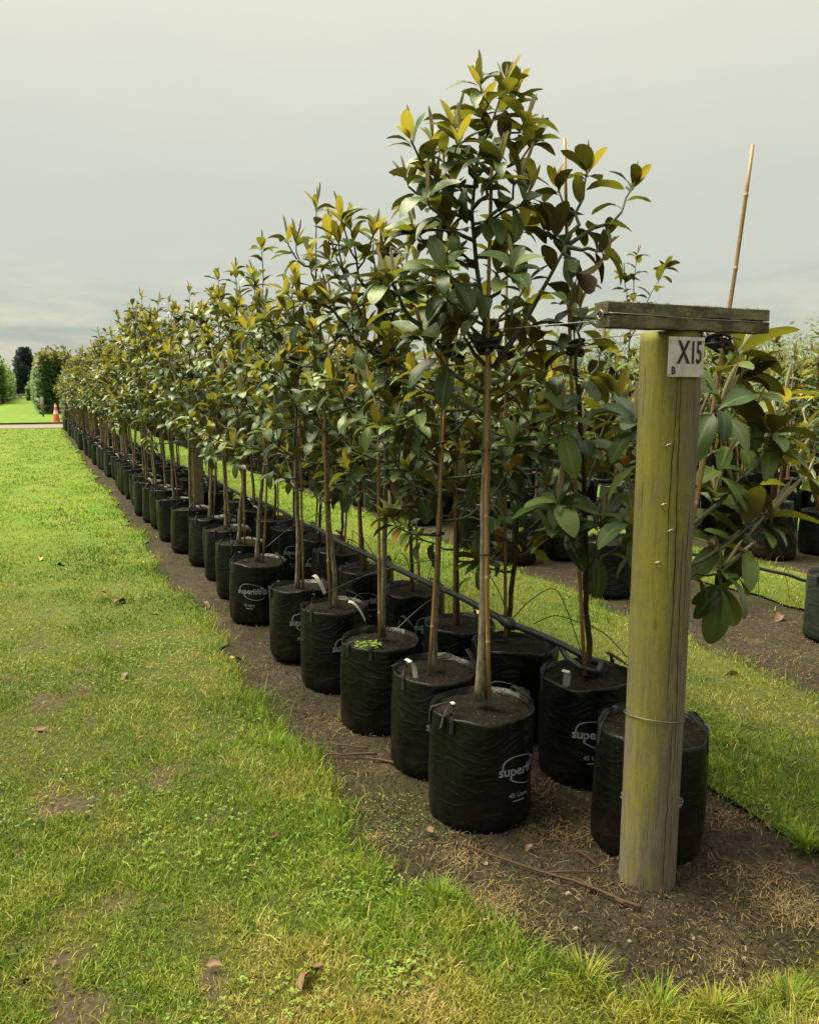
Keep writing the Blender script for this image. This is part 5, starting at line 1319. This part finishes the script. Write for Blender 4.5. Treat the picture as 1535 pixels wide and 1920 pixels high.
# right: feathery light trees behind the last beds
M_FE = mat_foliage('feathery_green', (.075, .105, .035), (.16, .19, .075))
def feathery(x, y, h, r, lab, seed):
    root = empty('feathery_tree', (x, y, 0)); rr = random.Random(seed); b = MB(); lv = MB()
    for s in range(9):
        a = rr.uniform(0, 6.28); q = rr.random()*r*.8; p0 = Vector((cos(a)*q*.35, sin(a)*q*.35, 0)); p1 = Vector((cos(a)*q, sin(a)*q, h*rr.uniform(.7, 1.05)))
        pts = curve_pts(p0, p1, (0, 0, 0), 6, rr, .08); b.tube(pts, [.035, .03, .026, .02, .015, .01, .005], 5)
        for k in range(150):
            p, t, _ = along(pts, .12+.88*rr.random()); d = Vector((rr.gauss(0, 1), rr.gauss(0, 1), rr.gauss(.3, .6))).normalized(); p = p+d*rr.random()*.45; e_ = d.orthogonal().normalized(); L = rr.uniform(.12, .28)
            lv.add([p, p+d*L*.5+e_*L*.22, p+d*L, p+d*L*.5-e_*L*.22], [(0, 1, 2, 3)])
    b.build('trunk', M_BARK2, root); tag(lv.build('crown', M_FE, root, False), kind='stuff'); tag(root, lab, 'tree', 'feathery trees behind the last beds')
rr = random.Random(55)
for k in range(19):
    a = radians(27+k*1.45+rr.gauss(0, .4)); d = rr.uniform(33, 42)
    feathery(d*sin(a), d*cos(a), rr.uniform(2.9, 4.4), 1.5, 'slender feathery tree, %s from the right in the hazy line behind the last beds' % ORD(19-k), 300+k)
# low fence under the left hedge, with its posts, and wire fence along the right hedge
fe = empty('field_fence', (-2.9, 100, 0))
for k in range(14):
    b = MB(); b.box((0, k*6., .6), (.12, .12, 1.25), 0, .01); b.build('post', M_BARK2, fe, False)
for k in range(4):
    b = MB(); b.box((-.09, 39, .25+.27*k), (.03, 78, .16), 0, .005); b.build('rail', M_BARK2, fe, False)
tag(fe, 'low dark rail fence under the bright hedge at far left', 'fence')
fe = empty('wire_fence', (.85, 56, 0))
for k in range(12):
    b = MB(); b.tube([(0, k*5., -.05), (0, k*5., 1.25)], .06, 7); b.build('post', M_BARK2, fe)
for k in range(4):
    b = MB(); b.tube([(-.065, 0, .3+.28*k), (-.065, 28, .29+.28*k), (-.065, 56, .3+.28*k)], .006, 4); b.build('wire', M_WIRE, fe)
tag(fe, 'post and wire fence along the foot of the right shelter hedge', 'fence')
fe = empty('end_fence', (-6, 200, 0))
for k in range(9):
    b = MB(); b.box((k*1.6, 0, .6), (.14, .14, 1.3), 0, .01); b.build('post', M_BARK2, fe, False)
for k in range(3):
    b = MB(); b.box((6.4, -.1, .35+.35*k), (13, .04, .18), 0, .005); b.build('rail', plain('pale_rail', (.42, .42, .38), .7), fe, False)
tag(fe, 'pale rail fence across the far end of the alley', 'fence')
# traffic cone
def mat_cone():
    t = NT('cone_plastic'); z = t.node('ShaderNodeSeparateXYZ', {0: t.coord('Object')}).outputs[2]; n = t.noise(t.coord('Object'), 9, 3)
    return t.done(t.bsdf(t.mix(n, (.42, .060, .026), (.55, .095, .042)), .5, None, .4))
g = gnd(106, 792.5)
cone = empty('traffic_cone', (g.x, g.y, .0))
M_CONE = mat_cone(); M_BANDC = plain('reflective_band', (.75, .60, .50), .4, .5, .1)
b = MB(); b.box((0, 0, .03), (.46, .46, .05), 0, .012); b.build('base', M_CONE, cone, False)
b = MB(); b.tube([(0, 0, .05), (0, 0, .09), (0, 0, .12), (0, 0, .95), (0, 0, .97)], [.20, .175, .165, .045, .032], 24); b.build('body', M_CONE, cone)
b = MB(); b.tube([(0, 0, .44), (0, 0, .62)], [.120, .094], 24, caps=False); b.build('band', M_BANDC, cone)
b = MB(); b.tube([(0, 0, .80), (0, 0, .90)], [.069, .0545], 24, caps=False); b.build('band', M_BANDC, cone)
tag(cone, 'orange traffic cone with pale bands at the gravel road', 'traffic cone')
# scrub along the road edge behind the rows
hedge('roadside_scrub', 1.9, 40, 46, 49, 2.6, (mat_foliage('scrub', (.04, .065, .025), (.10, .12, .045)), M_HD), 9000, .28, 'low dull scrub across the road behind the rows', 8, False, .05, .45, 'shrub')
